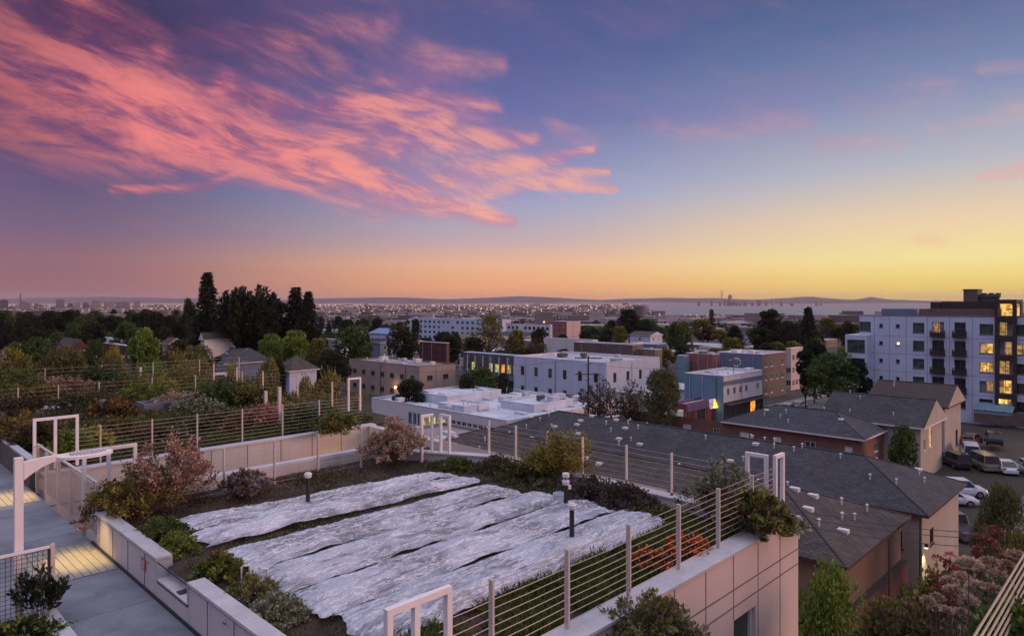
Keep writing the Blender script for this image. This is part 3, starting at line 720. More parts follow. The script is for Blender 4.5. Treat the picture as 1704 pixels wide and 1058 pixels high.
# ------------------------------------------------------------ town buildings
random.seed(5)
def shingle(name, c, c2):
    m, t, b, o = newmat(name); co = objc(); sp = t.nodes.new('ShaderNodeSeparateXYZ'); t.links.new(co.s, sp.inputs[0])
    n1 = noisef(co, .30, 6, .7, 1.0); n2 = noisef(co, 3.0, 4, .75)
    br = t.nodes.new('ShaderNodeTexBrick'); mp = t.nodes.new('ShaderNodeMapping'); mp.inputs['Rotation'].default_value = (0, 0, math.pi/2)
    t.links.new(co.s, mp.inputs[0]); t.links.new(mp.outputs[0], br.inputs[0]); br.inputs['Scale'].default_value = 1.3
    br.inputs['Color1'].default_value = (.70, .70, .70, 1); br.inputs['Color2'].default_value = (1.3, 1.3, 1.3, 1); br.inputs['Mortar'].default_value = (.40, .40, .40, 1)
    br.inputs['Mortar Size'].default_value = .03
    col = mixc(smooth(n1*.6+n2*.4, .35, .65), tuple(c)+(1,), tuple(c2)+(1,))
    mm = t.nodes.new('ShaderNodeMix'); mm.data_type = 'RGBA'; mm.blend_type = 'MULTIPLY'; mm.inputs[0].default_value = 1
    t.links.new(col.s, mm.inputs[6]); t.links.new(br.outputs[0], mm.inputs[7]); t.links.new(mm.outputs[2], b.inputs['Base Color'])
    b.inputs['Roughness'].default_value = .9; bump(t, b, n2, .4, .02); return m
Mt['shingle'] = shingle('shingle', (.030, .030, .036), (.062, .060, .070))
Mt['shingle_brown'] = shingle('shingle_brown', (.045, .036, .034), (.085, .068, .062))
Mt['shingle_blue'] = shingle('shingle_blue', (.032, .034, .045), (.062, .064, .08))
Mt['shingle_light'] = shingle('shingle_light', (.11, .105, .115), (.17, .165, .18))
Mt['tan2'] = mat('tan2', (.13, .075, .055), .8, .15, .5, stain=.4)
Mt['brick'] = mat('brick', (.16, .075, .055), .85, .2, .8, fine=8)
Mt['maroon'] = mat('maroon', (.075, .02, .02), .8, .2, .6)
Mt['beige'] = mat('beige', (.33, .25, .22), .8, .12, .4, stain=.25)
Mt['cream'] = mat('cream', (.34, .30, .25), .8, .12, .4, stain=.25)
Mt['tan'] = mat('tan', (.20, .13, .095), .8, .15, .5, stain=.3)
Mt['offwhite'] = mat('offwhite', (.58, .56, .57), .75, .07, .4, stain=.2)
Mt['bluewhite'] = mat('bluewhite', (.46, .51, .64), .7, .08, .3, stain=.3)
Mt['bluegrey'] = mat('bluegrey', (.13, .16, .23), .7, .12, .4, stain=.25)
Mt['teal'] = mat('teal', (.13, .22, .30), .7, .12, .4, stain=.25)
Mt['mint'] = mat('mint', (.35, .50, .47), .7, .08, .4)
Mt['red'] = mat('red', (.19, .045, .04), .7, .15, .5)
Mt['redbrick'] = mat('redbrick', (.22, .085, .075), .8, .15, .5)
Mt['pinkwall'] = mat('pinkwall', (.48, .36, .34), .8, .08, .4, stain=.2)
Mt['purple'] = mat('purple', (.10, .06, .14), .7, .1)
Mt['blue'] = mat('blue', (.03, .05, .25), .5, .1)
Mt['blueroof'] = mat('blueroof', (.16, .24, .42), .6, .15, .3)
Mt['concrete_dark'] = mat('concrete_dark', (.09, .08, .08), .85, .2, .5, stain=.4)
def grid(s0, s1, n, w, zs, h, mats, skip=0.0, cx=None):
    ops = []
    for z in zs:
        for i in range(n):
            if random.random() < skip: continue
            c = s0+(s1-s0)*(i+.5)/n
            ops.append((c-w/2, c+w/2, z, z+h, random.choice(mats)))
    return ops
G1 = ['glass', 'glass', 'glass_green']; GL = ['glass', 'glass_green', 'lit_dim', 'glass']
def bldg(label, a0, b0, La, Lb, zb, zt, wallm, roofm, roof='flat', rh=2.0, R=None, L=None, name='building', cat='building', group=None,
         wallR=None, over=.5, trim='trim_white', axis='b', dep=.1, mull=1, vents=0, par=.45, ventm='trim_white', capm=None):
    r = thg(name, label, cat, a0, b0, zb, group)
    R = R or []; L = L or []
    wr = MB(); wallwin(wr, 'a', b0, a0, a0+La, zb-1, zt, R, dep, -1)
    wl = MB(); wallwin(wl, 'b', a0, b0, b0+Lb, zb-1, zt, L, dep, -1)
    wl.quad((a0+La, b0, zb-1), (a0+La, b0+Lb, zb-1), (a0+La, b0+Lb, zt), (a0+La, b0, zt)); wl.quad((a0, b0+Lb, zb-1), (a0+La, b0+Lb, zb-1), (a0+La, b0+Lb, zt), (a0, b0+Lb, zt))
    part(wl, 'wall', Mt[wallm], r); part(wr, 'end_wall', Mt[wallR or wallm], r)
    for o in R: window(r, 'a', b0, o, -1, dep, Mt[o[4]], Mt[trim], mull if o[1]-o[0] > .7 else 0, 0, .07)
    for o in L: window(r, 'b', a0, o, -1, dep, Mt[o[4]], Mt[trim], mull if o[1]-o[0] > .7 else 0, 0, .07)
    m = MB()
    A0, A1, B0, B1 = a0-over, a0+La+over, b0-over, b0+Lb+over
    if roof == 'flat':
        m.box(a0+.28, a0+La-.28, b0+.28, b0+Lb-.28, zt-par-.1, zt-par); part(m, 'roof', Mt[roofm], r)
        p = MB()
        for x0, x1, y0, y1 in ((a0-.04, a0+La+.04, b0-.04, b0+.28), (a0-.04, a0+La+.04, b0+Lb-.28, b0+Lb+.04), (a0-.04, a0+.28, b0+.28, b0+Lb-.28), (a0+La-.28, a0+La+.04, b0+.28, b0+Lb-.28)):
            p.box(x0, x1, y0, y1, zt, zt+.08)
        for x0, x1, y0, y1 in ((a0+.22, a0+.28, b0+.28, b0+Lb-.28), (a0+La-.28, a0+La-.22, b0+.28, b0+Lb-.28), (a0+.28, a0+La-.28, b0+.22, b0+.28), (a0+.28, a0+La-.28, b0+Lb-.28, b0+Lb-.22)):
            p.box(x0, x1, y0, y1, zt-par-.05, zt-.002)
        part(p, 'parapet', Mt[capm or trim], r)
        zr = zt-par
    else:
        ze = zt; zr = zt
        m.box(A0, A1, B0, B1, ze-.02, ze+.16); 
        ma = (A0+A1)/2; mb_ = (B0+B1)/2; z1 = ze+.16+rh; z0 = ze+.16
        if roof == 'hip':
            hw = min(A1-A0, B1-B0)/2
            if axis == 'b': p0, p1 = (ma, B0+hw, z1), (ma, B1-hw, z1)
            else: p0, p1 = (A0+hw, mb_, z1), (A1-hw, mb_, z1)
        else:
            if axis == 'b': p0, p1 = (ma, B0, z1), (ma, B1, z1)
            else: p0, p1 = (A0, mb_, z1), (A1, mb_, z1)
        q = MB(); c = [(A0, B0, z0), (A1, B0, z0), (A1, B1, z0), (A0, B1, z0)]
        q.v = []
        if axis == 'b':
            q.quad(c[0], p0, p1, c[3]); q.quad(c[1], c[2], p1, p0)
            e0, e1 = (c[0], c[1], p0), (c[2], c[3], p1)
        else:
            q.quad(c[0], c[1], p1, p0); q.quad(c[2], c[3], p0, p1)
            e0, e1 = (c[3], c[0], p0), (c[1], c[2], p1)
        if roof == 'hip': q.quad(*e0); q.quad(*e1)
        else:
            part(MB().quad(*e0), 'gable', Mt[wallR or wallm], r); part(MB().quad(*e1), 'gable', Mt[wallR or wallm], r)
        part(q, 'roof', Mt[roofm], r); part(m, 'eaves', Mt[trim], r)
        # ridge caps
        q = MB(); q.tube([p0, p1], .09, 5)
        if roof == 'hip':
            for cc, pp in ((e0[0], p0), (e0[1], p0), (e1[0], p1), (e1[1], p1)): q.tube([cc, pp], .07, 5)
        part(q, 'ridge_cap', Mt[roofm], r)
    def rz(a, b):
        if roof == 'flat': return zr
        if axis == 'b': k = 1-abs(a-(A0+A1)/2)/((A1-A0)/2); e = min(b-B0, B1-b)/((A1-A0)/2)
        else: k = 1-abs(b-(B0+B1)/2)/((B1-B0)/2); e = min(a-A0, A1-a)/((B1-B0)/2)
        if roof == 'hip': k = min(k, e)
        return zt+.16+rh*max(0, k)
    for i in range(vents):
        a = random.uniform(a0+.8, a0+La-.8); b = random.uniform(b0+.8, b0+Lb-.8); z = rz(a, b); k = random.random()
        if roof == 'flat':
            if k < .35: s = random.uniform(.5, 1.1); part(MB().box(a-s, a+s, b-s*.7, b+s*.7, z+.12, z+.9).box(a-s*.8, a+s*.8, b-s*.5, b+s*.5, z, z+.12), 'hvac_unit', Mt[random.choice(['roof_flat', 'concrete_dark', 'trim_white'])], r)
            elif k < .6: part(MB().box(a-.6, a+.6, b-.9, b+.9, z, z+.25).box(a-.5, a+.5, b-.8, b+.8, z+.25, z+.32), 'skylight', Mt[random.choice(['roof_white', 'bluewhite'])], r)
            else: part(MB().lathe([(.1, z), (.1, z+.5), (.2, z+.52), (.2, z+.62), (.03, z+.7)], a, b, 8), 'vent', Mt['trim_white'], r)
        else:
            if k < .6: part(MB().lathe([(.05, z-.1), (.05, z+.32), (.1, z+.33), (.1, z+.4), (.02, z+.44)], a, b, 8), 'vent', Mt[ventm], r)
            else: part(MB().box(a-.22, a+.22, b-.25, b+.25, z-.05, z+.17), 'vent', Mt[ventm], r)
    return r
def nearp(px, py, drop, pxL=None, pxR=None):
    a, b = ab(at(px, py, drop)); return a, b, (ext_a(b, pxR)-a if pxR else None), (ext_b(a, pxL)-b if pxL else None)
def zg(a, b): return G(Wp(a, b).y)
# the two long hipped apartment roofs below us
bb = bldg('brown shingled hip roof building in front, with a tan end wall over dark red', 38.9, 13.1, 11.2, 40, 0, 5.75, 'tan', 'shingle_brown', 'hip', 2.1, vents=26, trim='darkbrown',
     wallR='tan2')
for i_, (va, vb) in enumerate(((41.5, 15.2), (43.0, 16.4), (44.2, 14.8), (45.4, 17.0), (46.5, 15.6), (42.6, 14.2), (47.6, 14.4), (44.9, 18.0))):
    hw_ = 6.1; z_ = 5.91+2.1*min((vb-12.6)/hw_, (va-38.4)/hw_, (50.6-va)/hw_); part(MB().box(va-.2, va+.2, vb-.3, vb+.3, z_-.1, z_+.16) if i_ % 2 else MB().lathe([(.06, z_-.1), (.06, z_+.4), (.12, z_+.41), (.02, z_+.52)], va, vb, 8), 'vent', Mt['trim_white'], bb)
r = bb
part(MB().box(38.75, 50.2, 12.7, 13.08, -1, 3.0), 'wall_base', Mt['maroon'], r); part(MB().box(38.7, 50.25, 12.66, 13.09, 3.0, 3.1), 'wall_band', Mt['darkbrown'], r)
bldg('grey hip roofed long building behind the brown roof, with a pale beige end wall', 52.0, 12.3, 10.6, 42, 0, 5.75, 'cream', 'shingle', 'hip', 2.2, vents=64, trim='darkbrown',
     R=[(54, 55, 3.2, 4.3, 'glass')], L=[(13.5, 14.5, 3.2, 4.4, 'glass')])
# brick motel like house and neighbours behind it
a, b, La, Lb = nearp(1440, 733, 14.6, 1212, 1484)
Lb = min(Lb, 34)
bldg('brick walled house with a blue grey hip roof, left of the parking lot', a+.6, b+.6, 8.6, Lb, 0, 5.3, 'brick', 'shingle_blue', 'hip', 2.0, vents=9, trim='trim_white',
     R=[(a+2, a+3.1, .2, 2.3, 'trim_white'), (a+5, a+6.3, 3.3, 4.3, 'glass')], L=[(b+1.5+i*3.9, b+1.5+i*3.9+(1.2 if i % 2 else .8), 2.9, 4.4, ['trim_white', 'glass', 'trim_white'][i % 3]) for i in range(8)])
a1, b1, La1, Lb1 = nearp(1532, 716, 14.2, 1370, 1563)
bldg('cream house with a lit porch window and grey gable roof left of the parking lot', a1, b1, 9.5, Lb1, 0, 6.0, 'cream', 'shingle', 'gable', 2.6, vents=6, trim='trim_white',
     R=[(a1+3.6, a1+4.8, 3.3, 5.6, 'lit_bright'), (a1+1.2, a1+2.0, 3.3, 4.6, 'glass')], L=[(b1+1.2, b1+2.2, 3.4, 4.8, 'glass'), (b1+5, b1+6, 3.4, 4.8, 'glass')])
a2, b2, La2, Lb2 = nearp(1572, 684, 13.8, 1450, 1600)
bldg('dark roofed narrow house between the cream house and the white apartments', a2, b2, 9, Lb2, 0, 6.6, 'cream', 'darkbrown', 'gable', 2.4, vents=2, trim='darkbrown',
     R=[(a2+6, a2+7.2, .8, 3.0, 'glass')], L=[(b2+2, b2+3, 3.6, 5.2, 'glass')])
# white apartment block
def apartment():
    A0 = 136.5; zt = 17.75; b0, b1 = 6.0, 42.6
    r = thg('apartment_building', 'white five storey apartment block with lit windows and brown stair tower at the right', 'apartment building', A0, b0, 0)
    pz = lambda px: ext_b(A0, px)
    ops = []
    rows = [2.1+i*3.18 for i in range(5)]   # sill heights of the five storeys
    def w(px0, px1, z, h, m): b_hi, b_lo = pz(px0), pz(px1); ops.append((b_lo, b_hi, z, z+h, m))
    for k, z in enumerate(rows[1:], 1):
        w(1519, 1538, z, 1.75, 'glass_green')
        w(1551, 1571, z-.35, 2.3, ['glass', 'glass', 'glass', 'lit_dim'][k-1]); w(1588, 1607, z-.35, 2.3, 'glass')
        w(1630, 1653, z, 1.75, ['lit_dim', 'lit', 'lit', 'glass_green'][k-1])
        w(1691, 1712, z, 1.75, ['glass', 'glass', 'lit_dim', 'glass'][k-1])
        w(1720, 1740, z, 1.75, 'glass')
        w(1463, 1469, z+.8, .65, 'glass'); w(1491, 1497, z+.8, .65, 'lamp_white' if k == 3 else 'glass')
    w(1629, 1652, rows[0]+.2, 1.75, 'glass'); w(1691, 1712, rows[0]+.2, 1.75, 'glass'); w(1430, 1449, rows[4], 1.8, 'glass_green')
    w(1588, 1607, rows[0], 2.1, 'glass'); w(1658.5, 1683, .6, 4.4, 'lit_bright')
    for k in range(1, 6): w(1662, 1684, rows[0]+k*3.18-.1, 2.25, 'lit' if k in (1, 5) else 'lit_dim')
    ops = [o if o[3] < zt-.4 else (o[0], o[1], o[2], zt-.4, o[4]) for o in ops if o[2] < zt-1]
    m = MB(); wallwin(m, 'b', A0, b0, b1, -1, zt, ops, .28, -1)
    m.quad((A0, b0, -1), (A0+20, b0, -1), (A0+20, b0, zt), (A0, b0, zt)); m.quad((A0, b1, -1), (A0+20, b1, -1), (A0+20, b1, zt), (A0, b1, zt)); m.quad((A0+20, b0, -1), (A0+20, b1, -1), (A0+20, b1, zt), (A0+20, b0, zt))
    part(m, 'wall', Mt['bluewhite'], r)
    part(MB().box(A0+.3, A0+19.7, b0+.3, b1-.3, zt-.7, zt-.6), 'roof', Mt['roof_flat'], r)
    part(MB().box(A0-.06, A0+.3, b0, b1, zt, zt+.1).box(A0+19.7, A0+20, b0, b1, zt, zt+.1).box(A0+.3, A0+19.7, b1-.3, b1, zt, zt+.1), 'parapet', Mt['bluegrey'], r)
    for o in ops: window(r, 'b', A0, o, -1, .28, Mt[o[4]], Mt['glass'] if o[4] == 'lit' and False else Mt['concrete_dark'], 1 if o[1]-o[0] > 1 else 0, 1 if (o[3]-o[2]) > 1.9 else 0, .09)
    # belt courses and control joints on the render
    m = MB()
    for z in rows[1:]: m.box(A0-.012, A0-.002, b0, b1, z-.75, z-.70)
    for px in (1455, 1480, 1508, 1543, 1580, 1618): bb = pz(px); m.box(A0-.0135, A0-.0015, bb-.03, bb+.03, 0, zt-.1)
    part(m, 'wall_joints', Mt['bluegrey'], r)
    # juliet balconies
    for px0, px1 in ((1549, 1573), (1586, 1609)):
        for z in rows[1:]:
            bh, bl = pz(px0), pz(px1); m = MB()
            m.box(A0-.9, A0, bl, bh, z-.62, z-.5); m.box(A0-.9, A0-.86, bl, bh, z+.5, z+.55)
            for i in range(15): y = bl+.02+(bh-bl-.04)*i/14; m.box(A0-.89, A0-.87, y-.015, y+.015, z-.5, z+.5)
            for y in (bl, bh-.05):
                for i in range(5): m.box(A0-.85+i*.19, A0-.83+i*.19, y+.01, y+.04, z-.5, z+.5)
            m.box(A0-.875, A0-.872, bl+.05, bh-.05, z-.5, z+.2)
            part(m, 'balcony', Mt['darkbrown'], r)
    # brown tower strip with stair landings
    bh, bl = pz(1658), pz(1690)
    m = MB(); m.box(A0-.55, A0-.01, bh-.35, bh+.15, 0, zt+2.4); m.box(A0-.55, A0-.01, bl-.2, bl+.35, 0, zt+2.4); m.box(A0-.55, A0+6, bl-.2, bh+.15, zt+2.4, zt+2.9); m.box(A0+4, A0+6, bl-.2, bh+.15, zt-.5, zt+2.39)
    part(m, 'stair_tower', Mt['darkbrown'], r)
    for z in rows[1:]+[rows[4]+3.18]: part(MB().box(A0-.5, A0-.02, bl+.36, bh-.36, z-.95, z-.15), 'landing', Mt['darkbrown'], r)
    g = MB(); g.box(A0+3.6, A0+3.9, bl, bh, zt+.2, zt+2.2); part(g, 'lit_landing', Mt['lit'], r)
    # roof rooms
    m = MB(); m.box(A0+2, A0+10, pz(1660), pz(1524), zt-.6, zt+1.3); part(m, 'roof_room', Mt['brown'], r)
    m = MB(); m.box(A0+5, A0+11, pz(1652), pz(1566)+1, zt+1.3, zt+2.6); m.box(A0+5.5, A0+6, pz(1566)+1.2, pz(1563)+2.6, zt+1.3, zt+2.5); part(m, 'roof_room', Mt['darkbrown'], r)
    m = MB(); m.box(A0+6, A0+10, pz(1614), pz(1590), zt+2.6, zt+4.6); m.box(A0+5.9, A0+10.1, pz(1614)-.1, pz(1590)+.1, zt+4.6, zt+4.8); part(m, 'roof_room', Mt['brown'], r)
    m = MB(); m.box(A0+1, A0+8, pz(1507), pz(1464), zt-.6, zt+1.3); part(m, 'roof_room', Mt['bluegrey'], r)
    m = MB()
    for i in range(9): y = pz(1616+i*4); m.lathe([(.22, zt+2.6), (.22, zt+3.3), (.4, zt+3.4), (.4, zt+3.7+.2*(i % 3)), (.1, zt+3.9)], A0+7, y, 7)
    part(m, 'roof_fans', Mt['concrete_dark'], r)
    # glazed corner bay on the left
    bh, bl = pz(1415)+.2, pz(1449); a0 = A0-2.2
    m = MB(); z0, z1 = 3.0, 14.2
    ops2 = [(bl+.35, bh-.35, z, z+2.3, 'glass_green') for z in (4.3, 7.6, 11.0)]
    wallwin(m, 'b', a0, bl, bh, z0, z1, ops2, .2, -1); m.quad((a0, bl, z0), (A0, bl, z0), (A0, bl, z1), (a0, bl, z1)); m.quad((a0, bh, z0), (A0+6, bh, z0), (A0+6, bh, z1), (a0, bh, z1)); m.quad((a0, bl, z1), (a0, bh, z1), (A0+6, bh, z1), (A0+6, bl, z1)); m.quad((a0, bl, z0), (a0, bh, z0), (A0, bh, z0), (A0, bl, z0))
    part(m, 'corner_bay', Mt['bluewhite'], r)
    for o in ops2: window(r, 'b', a0, o, -1, .2, Mt['glass_green'], Mt['glass'], 3, 1, .07)
    # blue awning roof low right
    m = MB(); y0, y1 = pz(1690), pz(1628); m.quad((A0-3.4, y0, 2.3), (A0-3.4, y1, 2.3), (A0-.02, y1, 3.5), (A0-.02, y0, 3.5)); m.box(A0-3.4, A0-3.3, y0, y1, 2.0, 2.3)
    part(m, 'awning', Mt['teal'], r)
apartment()
# commercial street on the centre right
def auto(a, b, La, Lb, zb, zt, nL, nR, w=1.2, h=1.4, floors=None, mats=G1, skip=.1):
    fl = floors or max(1, int((zt-zb)/3.1)); st = (zt-zb-.5)/fl
    zs = [zb+1.0+i*st for i in range(fl)]
    return grid(b+.6, b+Lb-.6, nL, w, zs, h, mats, skip) if nL else [], grid(a+.6, a+La-.6, nR, w, zs, h, mats, skip) if nR else []
def B(label, px, py, drop, pxL, pxR, wallm, roofm='roof_flat', nL=0, nR=0, floors=None, mx=30, base=None, L=None, R=None, w=1.2, h=1.4, mats=G1, skip=.1, **k):
    a, b, La, Lb = nearp(px, py, drop, pxL, pxR)
    La = min(La or mx, k.pop('mxa', mx*2)); Lb = min(Lb or mx, k.pop('mxb', mx*2))
    zb = zg(a, b) if base is None else base; zt = 20-drop
    l, r = auto(a, b, La, Lb, zb, zt-(k.get('par', .4) if k.get('roof', 'flat') == 'flat' else 0), nL, nR, w, h, floors, mats, skip)
    if R == 'shop': r = r+[(a+.8+i*3.2, a+3.4+i*3.2, zb+.3, zb+2.8, random.choice(['glass', 'darkbrown', 'glass'])) for i in range(int((La-1)/3.2))]
    o = bldg(label, a, b, La, Lb, zb, zt, wallm, roofm, R=r, L=l, **k)
    if k.get('roof', 'flat') == 'flat' and 20-zt < 14 and Lb > 6:
        for f_ in (.18, .52, .86): part(MB().tube([(a-.09, b+Lb*f_, zb), (a-.09, b+Lb*f_, zt-.3)], .06, 6), 'downpipe', Mt[random.choice(['roof_flat', 'concrete_dark'])], o)
        part(MB().tube([(a+La*.45, b-.09, zb), (a+La*.45, b-.09, zt-.3)], .06, 6), 'downpipe', Mt['roof_flat'], o)
    return o, (a, b, La, Lb, zb, zt)
_, (a, b, La, Lb, zb, zt) = B('teal grey two storey shop building on the street corner, right of the dark street tree', 1204, 626, 12.3, 1139, 1268, 'teal', 'roof_white', wallR='offwhite', nR=6, floors=2, w=1.0, h=1.2, vents=6, mxb=17, mxa=24)
q = thg('shopfront', 'dark shopfront band with an orange lit entrance under the white siding', 'shopfront', a, b, zb)
part(MB().box(a+.1, a+La-.1, b-.25, b-.01, zb, zb+3.4), 'fascia', Mt['darkbrown'], q)
for i in range(6): s = a+.8+i*(La-1.6)/6; part(MB().box(s, s+(La-1.6)/6-.5, b-.30, b-.255, zb+.4, zb+2.7), 'window', Mt['lit_orange'] if i == 4 else Mt['glass'], q)
part(MB().box(a-.1, a+La+.1, b-1.3, b-.26, zb+3.0, zb+3.15), 'canopy', Mt['darkbrown'], q)
part(MB().box(a-.1, a+La+.1, b-.12, b-.02, zt-1.6, zt-.9), 'cornice', Mt['bluegrey'], r := q)
_, (a, b, La, Lb, zb, zt) = B('low red storefront with a purple fascia and a glowing yellow sign', 1141, 673, 16.3, 1118, 1204, 'red', 'roof_flat', mxb=14, mxa=15, par=.3, trim='purple')
q = thg('lit_sign', 'glowing yellow and lilac box sign over the red storefront', 'sign', a+La*.55, b-.3, zt-1.6)
Mt['sign_lilac'] = emis('sign_lilac', (.75, .55, .85), .6); Mt['sign_yellow'] = emis('sign_yellow', (1.0, .72, .12), 3.2)
s = a+La*.58; part(MB().box(s, s+3.2, b-.45, b-.06, zt-1.5, zt+.1), 'box', Mt['sign_lilac'], q); part(MB().lathe([(.1, zt-1.45), (.55, zt-1.3), (.5, zt-.9), (.28, zt-.35), (.06, zt-.02)], s+1.3, b-.46, 9), 'emblem', Mt['sign_yellow'], q)
q = thg('shopfront', 'purple fascia with dark windows and a red door on the low storefront', 'shopfront', a, b, zb)
part(MB().box(a, a+La*.56, b-.3, b-.01, zt-1.2, zt-.1), 'fascia', Mt['purple'], q)
for i, mm in enumerate(('darkbrown', 'glass', 'red', 'darkbrown')): part(MB().box(a+.5+i*La/4, a+La/4*.9+i*La/4, b-.1, b-.01, zb+.1, zb+2.6), 'window', Mt[mm], q)
B('small mint green building low behind the dark street tree', 1104, 690, 16.6, 1092, 1137, 'mint', 'roof_white', nR=3, floors=1, mxb=12, mxa=14)
_, (a, b, La, Lb, zb, zt) = B('blue grey and brown flat roofed block on the street, behind the teal one', 1268, 590, 11.0, 1192, 1308, 'bluegrey', 'roof_flat', wallR='brown', nR=4, floors=3, vents=8, mxb=22, mxa=24)
Mt['moon'] = mat('moon', (.5, .52, .58), .6, .05)
q = thg('round_sign', 'round white emblem painted high on the blue grey street block', 'sign', a-.05, b+11, zt-3)
_c = (a-.04, ext_b(a, 1226), zt-2.0)
part(MB().tube([(_c[0], _c[1]+.9*math.cos(t), _c[2]+.9*math.sin(t)) for t in [rad(40+i*17) for i in range(17)]], .16, 6), 'ring', Mt['moon'], q)
B('pinkish narrow building at the far end of the shop row', 1316, 580, 10.8, 1308, 1336, 'pinkwall', 'roof_tan', nR=3, nL=1, floors=3, mxb=10, mxa=14)
B('low red brick box with a flat roof behind the teal shop building', 1186, 590, 11.1, 1141, 1198, 'redbrick', 'roof_flat', mxb=14, mxa=10, vents=3)
B('blue house wall end left of the red brick box', 1139, 592, 11.4, 1127, 1146, 'teal', 'roof_white', mxb=8, mxa=8)
# white building and green lit apartments in the centre
_, (a, b, La, Lb, zb, zt) = B('long white two storey building with tall dark windows behind the utility pole', 1009, 604, 11.3, 855, 1098, 'bluewhite', 'roof_flat', wallR='offwhite', nL=6, nR=4, floors=2, w=1.1, h=2.0, vents=12, mxa=40, mull=0, skip=.12)
q = thg('low_annex', 'low flat grey annex in front of the white building', 'annex', a, b, zb)
part(MB().box(a+1, a+La+3, b-9, b-.05, zb-1, zb+3.6), 'wall', Mt['offwhite'], q); part(MB().box(a+.8, a+La+3.2, b-9.2, b-.06, zb+3.6, zb+3.75), 'roof', Mt['roof_flat'], q)
_, (a, b, La, Lb, zb, zt) = B('dark apartment block with green and orange lit balcony galleries', 866, 593, 11.6, 771, 880, 'concrete_dark', 'roof_white', nL=9, floors=2, w=1.3, h=1.9, mats=['lit_green', 'glass', 'glass', 'lit_green', 'glass', 'lit_orange'], skip=0, mxa=12, trim='bluewhite')
q = thg('balcony_gallery', 'pale railing gallery running along the green lit apartments', 'gallery', a, b, zb)
for z in (zb+.6, zb+3.8): part(MB().box(a-1.3, a-.01, b, b+Lb, z-.2, z).box(a-1.3, a-1.25, b, b+Lb, z+.4, z+.9), 'walkway', Mt['bluegrey'], q)
for i in range(8): y = b+.2+i*(Lb-.4)/7; part(MB().box(a-1.28, a-1.14, y-.07, y+.07, zb, zt-.4), 'post', Mt['offwhite'], q)
# beige apartments
_, (a, b, La, Lb, zb, zt) = B('beige two storey apartment block with a flat grey roof left of centre', 698, 610, 13.2, 581, 758, 'beige', 'roof_tan', nL=7, nR=2, floors=2, w=1.5, h=1.0, vents=14, trim='brown', mxa=16, par=.25)
q = thg('wall_lamp', 'round glowing lamp on the beige wall above the dark shrub', 'lamp', a-.3, b+7, zb+2.2)
part(MB().lathe([(.05, zb+2.0), (.32, zb+2.2), (.36, zb+2.45), (.2, zb+2.7)], a-.4, ext_b(a, 661), 10), 'globe', emis('globe', (1, .62, .3), 3.0), q); part(MB().box(a-.4, a-.01, ext_b(a, 661)-.03, ext_b(a, 661)+.03, zb+2.72, zb+2.78), 'bracket', Mt['dark_metal'], q)
point('wall_light', Wp(a-.9, ext_b(a, 661), zb+2.3), 120, (1, .55, .25), .3)
# white low roofs
a, b, La, Lb = 64.4, 64.4, 24.5, 31.5
r = bldg('wide low white roofed commercial building with many rooftop units behind the far fence', a, b, La, Lb, 0, 4.3, 'offwhite', 'roof_white', wallR='offwhite', vents=62, par=.35,
         L=[(b+1+i*1.15, b+1.9+i*1.15, 1.2, 3.1, 'lit_green' if 8 < i < 15 else 'darkbrown') for i in range(18)], trim='roof_white')
part(MB().box(a+.2, a+La-.1, b-.25, b-.02, 2.1, 2.5), 'blue_stripe', Mt['blue'], r); part(MB().box(a+.1, a+La, b-1.4, b-.26, 2.2, 2.32), 'canopy', Mt['trim_white'], r)
part(MB().box(a+.1, a+La, b-.3, b-.02, 3.75, 4.37), 'fascia', Mt['trim_white'], r)
q = thg('wall_sign', 'square dark blue sign on the white shop front behind the yellow shrub', 'sign', a+6, b, 3)
s = ext_a(b, 896); part(MB().box(s, s+1.5, b-.42, b-.31, 2.7, 4.2), 'panel', Mt['blue'], q)
for i, (x, w_) in enumerate(((1.9, .5), (2.6, .35), (3.15, .5), (3.9, .4))): part(MB().box(s+x, s+x+w_, b-.36, b-.31, 2.8, 3.5), 'mark', Mt['blue'], q)
for (da, db, la, lb, h, lab) in ((9, 3, 9, 7, .9, 'raised flat roof box, near right one on the wide white roof'), (5, 18, 12, 9, 1.1, 'raised flat roof box at the back of the wide white roof'), (1.5, 10, 5, 6, .7, 'raised flat roof box near the left edge of the wide white roof')):
    bldg(lab, a+da, b+db, la, lb, 3.6, 4.2+h, 'roof_white', 'roof_white', vents=4, trim='roof_white', par=.2, name='roof_box', cat='roof structure')
bldg('maroon low shop with a flat grey roof behind the two white corner frames', 49, 55, 12, 18, 0, 3.4, 'brown', 'roof_tan', L=[(56+i*2, 57.2+i*2, .8, 2.5, 'glass') for i in range(8)], vents=6, par=.3, trim='roof_tan')
# far blocks
_, (a, b, La, Lb, zb, zt) = B('long white four storey apartment block far away in the centre', 836, 532, 9.6, 662, 850, 'bluewhite', 'roof_flat', nL=19, floors=4, w=2.3, h=1.7, vents=10, mxa=18, mxb=90, mull=0, trim='offwhite')
B('white block with a dark red top storey, far left of the pink blank wall', 916, 540, 10.6, 842, 919, 'offwhite', 'redbrick', nL=10, floors=4, w=1.8, h=1.5, mxa=9, trim='maroon', mull=0, mxb=80)
B('red brown block with a blank pink end wall, far in the centre', 943, 535, 9.6, 918, 966, 'redbrick', 'roof_tan', wallR='pinkwall', nL=3, floors=4, mxa=14, mxb=24, mull=0)
B('maroon flat box house between dark trees behind the beige block', 742, 571, 10.6, 698, 748, 'maroon', 'roof_white', mxa=8, mxb=26, nL=2, floors=1)
B('low white flat roofed building right of the pink blank wall', 986, 566, 12.8, 905, 995, 'offwhite', 'roof_flat', mxa=8, mxb=30, nL=6, floors=1)
